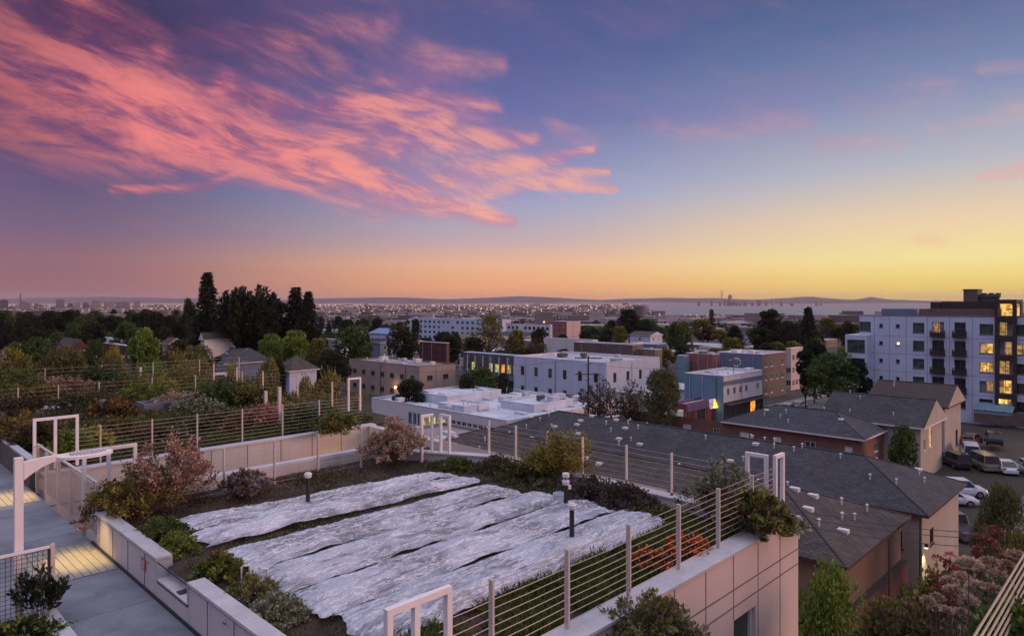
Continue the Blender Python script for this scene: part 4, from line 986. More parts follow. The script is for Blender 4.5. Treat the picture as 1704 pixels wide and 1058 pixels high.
B('tan flat roofed shops with dark windows behind the white building', 1090, 582, 12.6, 1012, 1102, 'tan', 'roof_white', mxa=12, mxb=26, nL=9, floors=1, w=1.9, h=1.7, vents=6, mull=0)
B('brown flat roofed building with a small white penthouse in the centre', 1052, 574, 11.4, 955, 1070, 'brown', 'roof_tan', mxa=12, mxb=34, nL=8, floors=1, vents=4)
B('blue roofed low hall far off, left of the long white apartment block', 650, 556, 12.2, 616, 668, 'bluewhite', 'blueroof', mxa=20, mxb=30, roof='hip', rh=2.0)
B('bright white flat roofed shed between the dark trees, far centre left', 566, 566, 13.0, 525, 580, 'offwhite', 'roof_white', mxa=10, mxb=24, nL=3, floors=1)
# left side houses
B('pale blue house with a brown grey hip roof left of the beige block', 482, 618, 12.7, 458, 527, 'bluewhite', 'shingle_brown', nL=2, nR=2, floors=1, roof='hip', rh=2.6, w=1.0, h=1.7, mxb=12, vents=2, base=-.6, axis='a')
B('blue grey house with a dark blue hip roof above the olive trees', 372, 606, 13.9, 352, 450, 'bluegrey', 'shingle_blue', nR=5, floors=1, roof='hip', rh=3.0, mxb=9, mxa=18, axis='a', vents=2)
_, (a, b, La, Lb, zb, zt) = B('small dark roofed house with a white framed porch', 350, 622, 13.2, 342, 388, 'concrete_dark', 'shingle_blue', roof='hip', rh=1.8, mxb=8, mxa=9)
q = thg('porch', 'white framed porch on the small dark roofed house', 'porch', a, b, zb)
for x in (a, a+2.2, a+3.4): part(MB().box(x, x+.35, b-1.2, b-.9, zb, zt-.2), 'post', Mt['offwhite'], q)
part(MB().box(a, a+3.75, b-1.22, b-.88, zt-.2, zt+.15), 'beam', Mt['offwhite'], q)
B('red gabled house with white edged gable among the trees on the left', 121, 584, 13.2, 88, 147, 'maroon', 'shingle_brown', roof='gable', rh=3.0, mxa=9, mxb=18, nR=1, floors=1)
B('white flat roofed buildings behind the red gabled house', 200, 566, 12.6, 148, 216, 'offwhite', 'roof_white', nL=7, floors=1, mxa=10, mxb=34, vents=5)
B('dark red walled long house under a pale flat roof, right of the red gable', 212, 576, 12.9, 154, 224, 'maroon', 'roof_white', nL=5, floors=1, mxa=9, mxb=26)
B('low house with orange lit walls and a grey roof among the left trees', 218, 596, 13.6, 206, 268, 'tan', 'shingle_light', roof='hip', rh=1.6, nR=4, floors=1, mxb=9, mxa=18)
B('small cream house with a red brown roof left of the tall conifer', 281, 573, 12.6, 270, 305, 'cream', 'maroon', roof='gable', rh=1.8, nR=1, floors=1, mxb=14, mxa=9)
B('white gabled house at the foot of the tall conifer', 340, 566, 12.4, 334, 382, 'offwhite', 'shingle_brown', roof='gable', rh=2.4, nR=3, floors=1, mxb=9, mxa=14, axis='a')
B('white flat house half hidden at the far left edge', 20, 592, 13.3, -20, 34, 'bluewhite', 'roof_white', nL=2, floors=1, mxa=8, mxb=16)
# twin far offices
def tower(label, px, py, Y, wpx, m, shape='box', group=None, dpx=None):
    w = wpx*Y/F; x = (px-852)/F*Y; zt = 20-(py-HY)/F*Y; zb = G(Y)-1
    r = thing('tower', label, 'tower', (x, Y, zb), random.uniform(.2, .9), group); H = zt-zb
    mb = MB()
    if shape == 'round': mb.lathe([(w*.44, 0), (w*.44, H*.8), (w*.52, H*.86), (w*.52, H), (w*.3, H)], 0, 0, 14)
    else:
        mb.box(-w/2.4, w/2.4, -w/2.4, w/2.4, 0, H); mb.box(-w/5, w/5, -w/5, w/5, H, H*1.04)
    mb.build('body', m, r)
    g = MB(); n = int(max(3, min(26, H/3.6))); k = w/2.4+.15
    for i in range(1, n):
        z = H*i/n
        if shape == 'round':
            rr = w*.445+.1 if z < H*.78 else w*.525
            if z < H*.78: g.lathe([(rr, z), (rr, z+H/n*.45)], 0, 0, 14)
        else: g.box(-k, k, -k, k, z, z+H/n*.45)
    g.build('window_bands', Mt['glass'], r); return r
Mt['tower_grey'] = mat('tower_grey', (.24, .20, .22), .7, .15, .02); Mt['tower_pale'] = mat('tower_pale', (.38, .31, .32), .7, .15, .02); Mt['tower_dark'] = mat('tower_dark', (.10, .09, .12), .6, .15, .02)
tower('stout round topped office tower rising beside the dark pointed trees', 1065, 507, 1500, 24, Mt['tower_grey'], 'round')
tower('darker lower office block just left of the round topped tower', 1041, 513, 1450, 15, Mt['tower_dark'])
random.seed(11)
for i, (px, py, w) in enumerate(((7, 499, 12), (40, 501, 9), (48, 503, 8), (60, 505, 6), (100, 498, 14), (117, 505, 9), (128, 503, 9), (143, 503, 8), (160, 499, 14), (152, 506, 8), (182, 501, 17), (197, 503, 10), (209, 502, 12), (228, 500, 11), (34, 489, 2))):
    tower('pale high rise in the distant downtown cluster at the left' if i != 14 else 'thin crane like mast over the distant downtown cluster', px, py, 4200+random.uniform(-300, 500), w, Mt[random.choice(['tower_grey', 'tower_pale', 'tower_pale', 'tower_dark'])], group='towers of the distant downtown on the left' if i != 14 else None)
for i, (px, py, w) in enumerate(((1215, 491, 5), (1206, 499, 3), (1211, 498, 3), (1198, 503, 3), (1184, 500, 3), (1163, 501, 4), (1222, 502, 5), (1232, 504, 4), (1240, 503, 6), (1263, 499, 5), (1252, 504, 4), (1275, 503, 3), (1286, 498, 2), (1300, 504, 4), (1318, 505, 5), (1226, 504, 4), (1359, 503, 4), (1366, 505, 3))):
    tower('tallest slim tower of the skyline across the bay' if i == 0 else ('isolated dark tower right of the tallest one across the bay' if i == 9 else 'faint tower in the hazy skyline across the bay'), px, py, 13200+random.uniform(-200, 400), w, Mt['tower_dark'], group=None if i in (0, 9) else 'towers of the skyline across the bay')
# Sutro-like lattice mast on the far hills
r = thing('radio_mast', 'thin lattice mast on the hills left of the tallest skyline tower', 'mast', ((1201-852)/F*15800, 15800, 60), 0)
mb = MB()
for s in (-1, 1): mb.tube([(s*22, 0, 0), (s*9, 0, 130), (s*16, 0, 190), (s*16, 0, 270)], 5, 4)
mb.box(-20, 20, -4, 4, 125, 135); mb.box(-22, 22, -4, 4, 185, 195); mb.build('legs', Mt['tower_dark'], r)
# ------------------------------------------------------------ street, lots, fences
def strip(name, a0, a1, b0, b1, z, m): return struct(MB().box(a0, a1, b0, b1, z-.2, z).build(name, m, rz=ROT))
struct(gridmesh('street', [60+i*10 for i in range(40)], [42.5, 55.5], lambda x, y: G(Wp(x, y).y)+.02, Mt['asphalt'], rz=ROT, smooth=False))
for y0, y1 in ((55.5, 58.5), (40.2, 42.5)):
    struct(gridmesh('pavement', [60+i*10 for i in range(40)], [y0, y1], lambda x, y: G(Wp(x, y).y)+.15, Mt['concrete'], rz=ROT, smooth=False))
mb = MB()
for i in range(40): x = 62+i*6; z = G(Wp(x, 49).y)+.03; mb.quad((x, 48.9, z), (x+3, 48.9, z-.0), (x+3, 49.05, z), (x, 49.05, z))
struct(mb.build('road_marking', Mt['trim_white'], rz=ROT))
strip('parking_lot', 62.9, 112, -30, 11.5, .03, Mt['asphalt'])
strip('parking_lot', 112.4, 133, -30, 12, .65, Mt['asphalt'])
def rail(label, pts, h, m, name='fence', cat='fence', z=0, slat=.5):
    r = thg(name, label, cat, pts[0][0], pts[0][1], z); mb = MB(); ps = MB()
    for p, q in zip(pts, pts[1:]):
        n = max(1, int(math.dist(p, q)/slat))
        for i in range(n):
            f0, f1 = i/n, (i+.93)/n
            A = (p[0]+(q[0]-p[0])*f0, p[1]+(q[1]-p[1])*f0); Bq = (p[0]+(q[0]-p[0])*f1, p[1]+(q[1]-p[1])*f1)
            hh = h*(1+.02*random.uniform(-1, 1))
            mb.box(min(A[0], Bq[0])-.03, max(A[0], Bq[0])+.03, min(A[1], Bq[1])-.03, max(A[1], Bq[1])+.03, z-.1, z+hh)
            if i % 5 == 0: ps.box(A[0]-.07, A[0]+.07, A[1]-.07, A[1]+.07, z-.1, z+h+.1)
    part(mb, 'boards', m, r); part(ps, 'post', m, r); return r
rail('dark board fence between the two parking levels', [(112.2, -20), (112.2, 12.5)], 1.9, Mt['darkbrown'])
rail('brown wooden fence at the foot of the white apartments', [(133.2, -10), (133.2, 24)], 2.0, Mt['brown'], z=.6)
rail('low dark kerb fence crossing the lower lot', [(71, -14), (71, 9.5)], .35, Mt['brown'], slat=1.4)
# ------------------------------------------------------------ vehicles
Mt['tyre'] = mat('tyre', (.015, .015, .016), .8); Mt['rim'] = mat('rim', (.3, .3, .32), .35, metal=.7)
Mt['carglass'] = glassm('carglass', (.025, .035, .04), .08)
def paint(n, c):
    m = mat('paint_'+n, c, .28, .04, .6, bmp=0); [x for x in m.node_tree.nodes if x.type == 'BSDF_PRINCIPLED'][0].inputs['Coat Weight'].default_value = .6; return m
PT = {k: paint(k, c) for k, c in (('white', (.62, .64, .70)), ('black', (.02, .02, .024)), ('tan', (.20, .18, .14)), ('grey', (.10, .11, .13)), ('orange', (.20, .075, .03)), ('silver', (.40, .41, .44)), ('blue', (.03, .05, .10)))}
Mt['taillight'] = mat('taillight', (.25, .01, .01), .3); Mt['headlight'] = mat('headlight', (.6, .6, .62), .2)
def car(label, a, b, rz, col, kind='sedan', z=0.0, group=None):
    L, Wd, H = {'sedan': (4.6, 1.8, 1.45), 'suv': (4.7, 1.9, 1.75), 'van': (5.0, 1.95, 2.0), 'pickup': (5.4, 1.9, 1.8), 'jeep': (4.1, 1.8, 1.85)}[kind]
    w = Wp(a, b, z); r = thing('parked_car', label, 'car', (w.x, w.y, z), rz, group)
    hb = {'sedan': .92, 'suv': 1.05, 'van': 1.1, 'pickup': 1.05, 'jeep': 1.1}[kind]; g = .28
    # body: lofted cross sections along x
    if kind == 'sedan': prof = [(-.5, .62, .80), (-.47, .86, .9), (-.30, .90, .98), (0, hb, 1), (.22, hb, 1), (.42, .78, .95), (.485, .68, .86), (.5, .5, .8)]
    elif kind == 'pickup': prof = [(-.5, .95, .92), (-.48, hb, .98), (0, hb, 1), (.22, hb, 1), (.45, .95, .96), (.5, .6, .88)]
    else: prof = [(-.5, .8, .9), (-.485, hb, .97), (0, hb, 1), (.24, hb, 1), (.44, .95, .95), (.5, .6, .86)]
    mb = MB(); K = []
    for (x, h, ws) in prof:
        y = Wd/2*ws; n = len(mb.v)
        mb.v += [(x*L, -y*.92, g), (x*L, -y, g+.22), (x*L, -y, h*.82), (x*L, -y*.93, h), (x*L, y*.93, h), (x*L, y, h*.82), (x*L, y, g+.22), (x*L, y*.92, g)]; K.append(n)
    for p, q in zip(K, K[1:]):
        for j in range(8): mb.f.append((p+j, q+j, q+(j+1) % 8, p+(j+1) % 8)); mb.m.append(0)
    mb.f.append(tuple(K[0]+j for j in range(8))); mb.m.append(0); mb.f.append(tuple(K[-1]+j for j in range(8))[::-1]); mb.m.append(0)
    mb.build('body', PT[col], r)
    x0, x1, t0, t1 = {'sedan': (-.40, .25, -.27, .07), 'suv': (-.485, .27, -.42, .12), 'van': (-.49, .36, -.46, .22), 'pickup': (-.08, .27, -.05, .13), 'jeep': (-.49, .2, -.47, .12)}[kind]
    y = Wd/2*.90; yt = Wd/2*.76
    gl = MB(); q = [(x0*L, -y, hb-.01), (x1*L, -y, hb-.01), (x1*L, y, hb-.01), (x0*L, y, hb-.01)]; tq = [(t0*L, -yt, H-.06), (t1*L, -yt, H-.06), (t1*L, yt, H-.06), (t0*L, yt, H-.06)]
    for i in range(4): gl.quad(q[i], q[(i+1) % 4], tq[(i+1) % 4], tq[i])
    gl.build('glass', Mt['carglass'], r)
    rf = MB(); rf.box(t0*L-.03, t1*L+.03, -yt-.02, yt+.02, H-.06, H)
    for (A, Bq) in zip(q, tq): rf.tube([A, Bq], .045, 5)
    for s in (-1, 1):
        xm = (x0+x1)/2*L; rf.tube([(xm, s*y, hb-.01), ((t0+t1)/2*L, s*yt, H-.05)], .045, 5)
    rf.build('roof', PT[col], r)
    for sx in (-.31, .31):
        for s in (-1, 1):
            c = MB(); yy = s*(Wd/2-.1); rr = .33 if kind == 'sedan' else .37
            c.tube([(sx*L, yy-.11, rr), (sx*L, yy+.11, rr)], rr, 16); wo_ = c.build('wheel', Mt['tyre'], r)
            d = MB(); d.tube([(sx*L, yy+s*.111, rr), (sx*L, yy+s*.125, rr)], rr*.6, 12); d.build('rim', Mt['rim'], wo_)
    for s in (-1, 1):
        MB().box(L*.47, L*.495, s*Wd*.36-.14, s*Wd*.36+.14, .58, .70).build('headlight', Mt['headlight'], r)
        MB().box(-L*.502, -L*.47, s*Wd*.37-.13, s*Wd*.37+.13, .68, .85).build('taillight', Mt['taillight'], r)
        MB().box(x1*L-.35, x1*L-.2, s*(Wd/2+.02)-.07, s*(Wd/2+.02)+.07, hb-.02, hb+.12).build('mirror', PT[col], r)
    if kind == 'pickup': MB().box(-.47*L, -.1*L, -Wd*.42, Wd*.42, hb-.3, hb+.005).build('bed', Mt['dark_metal'], r)
    return r
gc = 'cars parked in the lots on the right'
def carpx(label, px, py, rz, col, kind, z=0.0, **k):
    a, b = ab(at(px, py, 20-z)); return car(label, a, b, rz, col, kind, z, gc)
carpx('white sedan parked facing away beside the tan van', 1671, 784, rad(72), 'white', 'sedan')
carpx('tan boxy van parked between the dark off-roader and the white sedan', 1634, 779, rad(80), 'tan', 'van')
carpx('dark off-roader with a pale roof beside the blue bins', 1590, 776, rad(84), 'black', 'jeep')
carpx('pale car cut by the right edge of the photo', 1712, 788, rad(72), 'silver', 'suv')
carpx('white hatchback near the grey roof corner, behind the long white car', 1598, 824, rad(-12), 'white', 'suv')
carpx('long white car nearest the grey roof corner', 1582, 838, rad(-14), 'white', 'sedan')
carpx('dark green grey pickup parked low beside the dark bushes', 1590, 888, rad(85), 'grey', 'pickup')
carpx('orange brown car on the upper lot by the wooden fence', 1616, 738, rad(40), 'orange', 'sedan', .6)
carpx('black car on the upper lot right of the orange brown one', 1653, 738, rad(60), 'black', 'suv', .6)
carpx('white and violet small van at the board fence above the tan van', 1615, 762, rad(60), 'white', 'van', 0)
for i, (px, py, c) in enumerate(((1148, 712, 'silver'), (1130, 710, 'silver'), (1297, 684, 'silver'), (1312, 681, 'white'), (1330, 677, 'silver'), (1281, 687, 'blue'))):
    a, b = ab(at(px, py, 20.1)); car(['silver car at the kerb in front of the red storefront', 'silver car half behind the dark street tree', 'first silver car parked along the shop street', 'white car parked along the shop street', 'farthest silver car along the shop street', 'dark blue car under the orange lit entrance'][i], a, b, ROT, c, 'sedan', zg(a, b)+.02, 'cars along the shop street')
for i in range(3):
    a, b = ab(at(1568+i*9.5, 757, 19.4)); r = thg('recycling_bin', ['leftmost', 'middle', 'rightmost'][i]+' of the three blue wheeled bins by the board fence', 'bin', a, b, 0, 'blue bins in the parking lot')
    part(MB().box(a-.28, a+.28, b-.25, b+.25, .1, 1.0), 'tub', Mt['blue2'] if 'blue2' in Mt else Mt.setdefault('blue2', mat('blue2', (.08, .16, .34), .5)), r); part(MB().box(a-.31, a+.31, b-.28, b+.28, 1.0, 1.07), 'lid', Mt['blue2'], r)
    part(MB().tube([(a-.3, b-.2, .1), (a-.3, b+.2, .1)], .1, 8), 'wheel', Mt['tyre'], r)
# ------------------------------------------------------------ poles and wires
Mt['wood'] = mat('wood', (.045, .03, .026), .9, .25, 2.0)
def pole(label, px, py_top, Y, arms=(), r_=.13, base=None, name='utility_pole', m='wood', gear=True):
    x = (px-852)/F*Y; zt = 20-(py_top-HY)/F*Y; zb = G(Y)-.2 if base is None else base
    r = thing(name, label, 'utility pole' if name == 'utility_pole' else 'pole', (x, Y, zb), 0)
    MB().tube([(0, 0, 0), (0, 0, zt-zb)], r_, 9, r_*.65).build('pole', Mt[m], r)
    for (dz, hw, ang) in arms:
        z = zt-zb-dz; d = (math.cos(ang), math.sin(ang)); mb = MB(); mb.tube([(-hw*d[0], -hw*d[1], z), (hw*d[0], hw*d[1], z)], .07, 5)
        ca_ = mb.build('crossarm', Mt[m], r)
        for k in (-.95, -.5, .5, .95): MB().lathe([(.04, z+.05), (.07, z+.12), (.03, z+.22)], hw*k*d[0], hw*k*d[1], 6).build('insulator', Mt['lens'], ca_)
    return r, (x, Y, zt)
A_, pA = pole('tall dark utility pole with stacked crossarms in front of the white building', 979, 592, 96, [(.3, 1.9, ANG*-.2), (1.1, 1.7, 1.2), (2.6, 1.9, -.15), (3.3, 1.5, 1.2)], .17)
MB().lathe([(.3, 0), (.3, 1.0), (.05, 1.1)], .35, 0, 9).build('transformer', Mt['concrete_dark'], A_, loc=(0, 0, pA[2]-G(96)-5))
pole('slim street light pole in front of the teal shop building', 1221, 588, 118, [(1.2, .9, .3)], .09, m='concrete')
pole('thin pipe rising beside the beige end wall', 1531, 855, 43.5, [], .07)
pole('thin dark pole at the right end of the tan wall', 1480, 895, 37.0, [], .08)
pole('bare thin mast beside the pole trees far centre', 1224, 640, 150, [], .08)
def wire(label, p, q, sag=.6, r_=.02):
    r = tag(MB().tube([Vector(p).lerp(Vector(q), t)-Vector((0, 0, sag*4*t*(1-t))) for t in [i/14 for i in range(15)]], r_, 4).build('overhead_wire', Mt['dark_metal']), label, 'wire', 'overhead wires'); return r
def wpx(px, py, Y): return ((px-852)/F*Y, Y, 20-(py-HY)/F*Y)
for i, (y0, y1) in enumerate(((862, 884), (872, 893), (886, 908))):
    wire(['upper', 'middle', 'lower'][i]+' of the wires crossing in front of the brown hip roof', wpx(1355, y0-8, 34), wpx(1720, y1+4, 30), .25, .016)
wire('thin wire running left from the crossarm pole over the white roof', (pA[0], pA[1], pA[2]-.3), wpx(500, 612, 150), 1.5, .02)
wire('thin wire running right from the crossarm pole to the shop street', (pA[0], pA[1], pA[2]-1.1), wpx(1221, 600, 118), 1.0, .02)
for i, (y0, y1) in enumerate(((881, 889), (889, 898))):
    r = thing('guard_rail', ['upper', 'lower'][i]+' pale rail crossing between the dark bushes on the right', 'rail', wpx(1610, y0, 60), 0, 'pale rails by the bushes')
    p0 = Vector(wpx(1610, y0, 60)); p1 = Vector(wpx(1730, y1, 58)); MB().tube([(0, 0, 0), p1-p0], .12, 6).build('bar', Mt['offwhite'], r)
# lights on the neighbouring walls
r = thg('wall_lamp', 'bright wall lamp at the corner of the beige end wall, lighting a streak', 'lamp', 52.2, 12.2, 4); a, b = 52.25, 12.1
part(MB().box(a-.1, a+.1, b-.1, b+.1, 3.6, 3.8), 'housing', Mt['dark_metal'], r); part(MB().box(a-.08, a+.08, b-.08, b+.08, 3.5, 3.599), 'bulb', Mt['lamp_white'], r)
spot('wall_light', Wp(a+.05, b-.2, 3.5), Wp(a+.1, b+.15, 0), 400, (1, .85, .45), 70, .05)
r = thg('wall_lamp', 'small yellow lamp at the foot of the dark red wall', 'lamp', 39, 12.9, 2); part(MB().box(38.9, 39.2, 12.5, 12.65, 1.4, 2.0), 'bulb', emis('yellow', (1, .6, .1), 2.5), r)
part(MB().box(38.85, 39.25, 12.48, 12.66, 2.0, 2.08), 'hood', Mt['dark_metal'], r)
point('wall_light', Wp(38.9, 12.2, 1.7), 40, (1, .6, .2), .1)

mb = MB()
for i in range(12): mb.box(100+0, 105.2, 8-i*2.9, 8.12-i*2.9, .031, .036)
struct(mb.build('bay_lines', Mt['trim_white'], rz=ROT))

for i, (px, yt, Y, lab) in enumerate(((1150, 600, 150, 'dark street pole left of the blue grey block'), (905, 570, 190, 'utility pole behind the long white building'), (620, 560, 170, 'utility pole above the beige apartment roof'), (560, 560, 200, 'utility pole among the trees left of the beige block'), (1420, 640, 105, 'pole by the dark roofed narrow house'), (60, 560, 170, 'utility pole between the trees at the far left'))):
    r_, q = pole(lab, px, yt, Y, [(.4, 1.2, i*.7)], .12); 
wire('sagging wire over the beige block from pole to pole', wpx(620, 563, 170), wpx(560, 563, 200), 1.0, .03)
wire('long wire above the white building roof', wpx(620, 564, 170), wpx(905, 573, 190), 2.0, .03)
wire('wire from the white building to the shop street pole', wpx(905, 573, 190), wpx(1150, 603, 150), 2.0, .03)
# ------------------------------------------------------------ vegetation
rng = np.random.default_rng(3)
Lf = {
 'dark': leafm('leaf_dark', [(0.014, 0.021, 0.011), (0.025, 0.034, 0.016), (0.041, 0.048, 0.021)], .25),
 'green': leafm('leaf_green', [(0.028, 0.052, 0.017), (0.061, 0.100, 0.025), (0.113, 0.147, 0.038)], .3),
 'bright': leafm('leaf_bright', [(0.056, 0.104, 0.019), (0.131, 0.198, 0.034), (0.244, 0.290, 0.056)], .4),
 'olive': leafm('leaf_olive', [(0.075, 0.071, 0.022), (0.160, 0.146, 0.034), (0.281, 0.235, 0.056)], .4),
 'yellow': leafm('leaf_yellow', [(0.116, 0.091, 0.020), (0.264, 0.207, 0.033), (0.446, 0.314, 0.050)], .7),
 'brown': leafm('leaf_brown', [(.035, .024, .014), (.08, .05, .028), (.12, .085, .045)], .5),
 'greygreen': leafm('leaf_greygreen', [(0.102, 0.117, 0.081), (0.214, 0.225, 0.158), (0.383, 0.370, 0.270)], .9),
 'silver': leafm('leaf_silver', [(.08, .08, .055), (.17, .16, .115), (.28, .26, .20)], 1.0),
 'grey': leafm('leaf_grey', [(0.075, 0.068, 0.068), (0.165, 0.143, 0.150), (0.300, 0.247, 0.270)], 1.0),
 'rust': leafm('leaf_rust', [(.07, .04, .016), (.17, .078, .03), (.25, .15, .05)], 1.2),
 'salmon': leafm('leaf_salmon', [(.18, .09, .06), (.34, .19, .14), (.48, .33, .27)], 2.0),
 'red': leafm('leaf_red', [(0.154, 0.039, 0.033), (0.308, 0.077, 0.061), (0.418, 0.143, 0.110)], 1.5),
 'orange': leafm('leaf_orange', [(0.450, 0.070, 0.010), (0.720, 0.130, 0.015), (0.850, 0.240, 0.030)], 2.0),
 'blossom': leafm('leaf_blossom', [(.24, .15, .10), (.42, .29, .21), (.56, .44, .35)], 1.5),
 'grass': leafm('leaf_grass', [(.028, .040, .010), (.065, .092, .018), (.14, .15, .04)], .8),
 'weeds': leafm('leaf_weeds', [(0.056, 0.045, 0.026), (0.094, 0.104, 0.034), (0.188, 0.160, 0.075)], .6),
}
bk_ = mat('bark', (.055, .04, .032), .9, .25, 3.0); Mt['bark'] = bk_; Mt['twig'] = mat('twig', (.09, .06, .045), .9, .2, 6.0)
def leaves(P, D, size, aspect=.45, jit=.35, seed=0):
    """N leaf blades (two bent triangles each) at P pointing along D"""
    N = len(P); r = np.random.default_rng(seed)
    D = D/(np.linalg.norm(D, axis=1, keepdims=True)+1e-9)
    Rv = r.normal(size=(N, 3)); S_ = np.cross(D, Rv); S_ /= (np.linalg.norm(S_, axis=1, keepdims=True)+1e-9)
    L = (size*(1-jit+2*jit*r.random((N, 1)))); w = L*aspect*.5; Nn = np.cross(D, S_)
    v = np.empty((N, 4, 3)); v[:, 0] = P; v[:, 1] = P+D*L*.5+S_*w+Nn*L*.06; v[:, 2] = P+D*L; v[:, 3] = P+D*L*.5-S_*w+Nn*L*.06
    return v.reshape(-1, 3)
def leafmesh(name, V_, m, parent, label=None):
    n = len(V_)//4; me = bpy.data.meshes.new(name); me.vertices.add(n*4); me.vertices.foreach_set('co', V_.astype(np.float32).ravel())
    me.loops.add(n*4); me.loops.foreach_set('vertex_index', np.arange(n*4, dtype=np.int32)); me.polygons.add(n)
    me.polygons.foreach_set('loop_start', np.arange(0, n*4, 4, dtype=np.int32)); me.update(calc_edges=True); me.materials.append(m)
    o = bpy.data.objects.new(name, me); return link(o, parent)
def stems(h, w, n, seed, up=.5, droop=.15, lean=(0, 0)):
    """curved stems fanning from the base; returns polylines (n,k,3)"""
    r = np.random.default_rng(seed); K = 7; out = []
    for i in range(n):
        th = r.uniform(0, 2*math.pi); q = math.sqrt(r.random())
        R = w/2*q*(.8+.35*r.random()); H = h*(1-up*q**2)*(.72+.36*r.random())
        pts = []
        for k in range(K):
            t = k/(K-1); rad_ = R*t**.8+.02*math.sin(5*t+i); z = H*(t**.85)-droop*R*t**3
            pts.append((rad_*math.cos(th+.3*t*math.sin(i))+lean[0]*t*h+.03*w*r.normal()*t, rad_*math.sin(th+.3*t*math.sin(i))+lean[1]*t*h+.03*w*r.normal()*t, z))
        out.append(pts)
    return np.array(out)
def shrub(name, label, a, b, z, h, w, leaf, n=2600, size=.06, nst=40, up=.5, start=.25, spread=.09, cat='shrub', aspect=.45, second=None, frac2=.15, seed=1, droop=.15, lean=(0, 0), group=None, flower=None, stem=.006, local=None, outward=.6):
    loc = Wp(a, b, z) if local is None else Vector(local)
    r = thing(name, label, cat, loc, 0.0, group)
    st = stems(h, w, nst, seed, up, droop, lean); rg = np.random.default_rng(seed+77)
    mb = MB()
    for pl_ in st[:min(nst, 46)]: mb.tube([Vector(p) for p in pl_[::2]], stem, 3, stem*.4)
    mb.build('stems', Mt['twig'], r)
    def pts(n, s0):
        i = rg.integers(0, nst, n); t = s0+(1-s0)*rg.random(n)**.75; f = t*6; k = np.minimum(f.astype(int), 5); q = (f-k)[:, None]
        P = st[i, k]*(1-q)+st[i, k+1]*q; T = st[i, k+1]-st[i, k]
        off = rg.normal(size=(n, 3)); off /= np.linalg.norm(off, axis=1, keepdims=True)
        P = P+off*(spread*rg.random((n, 1))); P[:, 2] = np.maximum(P[:, 2], .01)
        D = off*outward+T/(np.linalg.norm(T, axis=1, keepdims=True)+1e-9)*.6+np.array([0, 0, .15]); return P, D
    P, D = pts(n, start); leafmesh('foliage', leaves(P, D, size, aspect, seed=seed), Lf[leaf], r)
    if second:
        n2 = int(n*frac2); P, D = pts(n2, .72 if flower is None else flower); leafmesh('blossoms', leaves(P, D, size*1.15, .8, seed=seed+5), Lf[second], r)
    return r
# --- garden one, left to right
shrub('autumn_shrub', 'rust and green autumn shrub behind the arched lamp, spilling over the parapet', 4.75, 15.75, ZS, 1.15, 2.0, 'rust', 5200, .05, 70, .55, .1, .12, second='olive', frac2=.7, seed=11, cat='shrub')
shrub('autumn_shrub', 'tall bush with salmon pink autumn leaves at the left of the court fence', 5.25, 15.35, ZS, 1.75, 1.7, 'rust', 2200, .06, 30, .35, .25, .13, second='salmon', frac2=1.0, seed=12, flower=.45)
shrub('spreading_shrub', 'dark red brown sprawling shrub hanging over the left parapet end', 4.35, 16.1, ZS, .75, 1.6, 'brown', 3000, .05, 44, .7, .1, .10, second='rust', frac2=.4, seed=13, droop=.5)
shrub('low_shrub', 'low olive green shrub along the parapet below the autumn bush', 4.6, 13.9, ZS, .42, 1.25, 'olive', 3800, .045, 60, .8, .1, .07, second='green', frac2=.6, seed=14)
shrub('low_shrub', 'low yellow green shrub between the parapet and the second cover', 4.5, 12.9, ZS, .36, .9, 'olive', 2400, .045, 50, .8, .1, .07, second='bright', frac2=.3, seed=15)
shrub('low_shrub', 'small leafy plant with yellow green tips by the parapet notch', 4.6, 11.3, ZS, .34, .75, 'bright', 1300, .07, 30, .6, .1, .06, second='olive', frac2=.5, seed=16)
shrub('low_shrub', 'grey green mounded shrub at the foot of the nearer parapet', 4.62, 10.1, ZS, .34, .95, 'greygreen', 4200, .04, 80, .8, .1, .05, second='olive', frac2=.4, seed=17)
shrub('low_shrub', 'thyme like mound touching the bottom edge beside the parapet', 4.58, 9.25, ZS, .30, 1.1, 'olive', 4600, .035, 90, .8, .1, .05, second='greygreen', frac2=.7, seed=18)
shrub('silvery_shrub', 'silvery grey leaved shrub in front of the white court wall', 6.95, 15.55, ZS, .62, 1.15, 'grey', 2300, .085, 40, .45, .2, .07, second='rust', frac2=.1, seed=19, aspect=.55)
shrub('ground_plants', 'low reddish groundcover strip under the court fence', 6.0, 16.1, ZS, .16, 1.5, 'brown', 1500, .05, 60, .8, .0, .08, seed=20)
shrub('ground_plants', 'low green groundcover under the right part of the court fence', 9.0, 15.6, ZS, .16, 2.4, 'weeds', 2600, .05, 90, .8, .0, .10, second='brown', frac2=.5, seed=21)
shrub('flowering_shrub', 'round blossoming shrub with faded pinkish flower heads beside the white frames', 11.2, 15.55, ZS, 1.32, 1.75, 'rust', 6000, .05, 90, .42, .15, .10, second='blossom', frac2=1.0, seed=22, flower=.74, droop=.3)
shrub('ground_plants', 'green tufts at the foot of the white corner frames', 12.2, 14.2, ZS, .2, 1.6, 'grass', 2600, .08, 80, .8, .0, .08, second='weeds', frac2=.5, seed=23)
shrub('heath_shrub', 'low reddish brown heath hedge along the far kerb, left of the yellow shrub', 12.75, 13.0, ZS, .42, 1.5, 'brown', 4400, .045, 90, .6, .1, .08, second='weeds', frac2=.4, seed=24)
shrub('heath_shrub', 'second stretch of reddish brown heath hedge next to the yellow shrub', 12.6, 12.0, ZS, .5, 1.5, 'brown', 4400, .045, 90, .6, .1, .08, second='weeds', frac2=.5, seed=25)
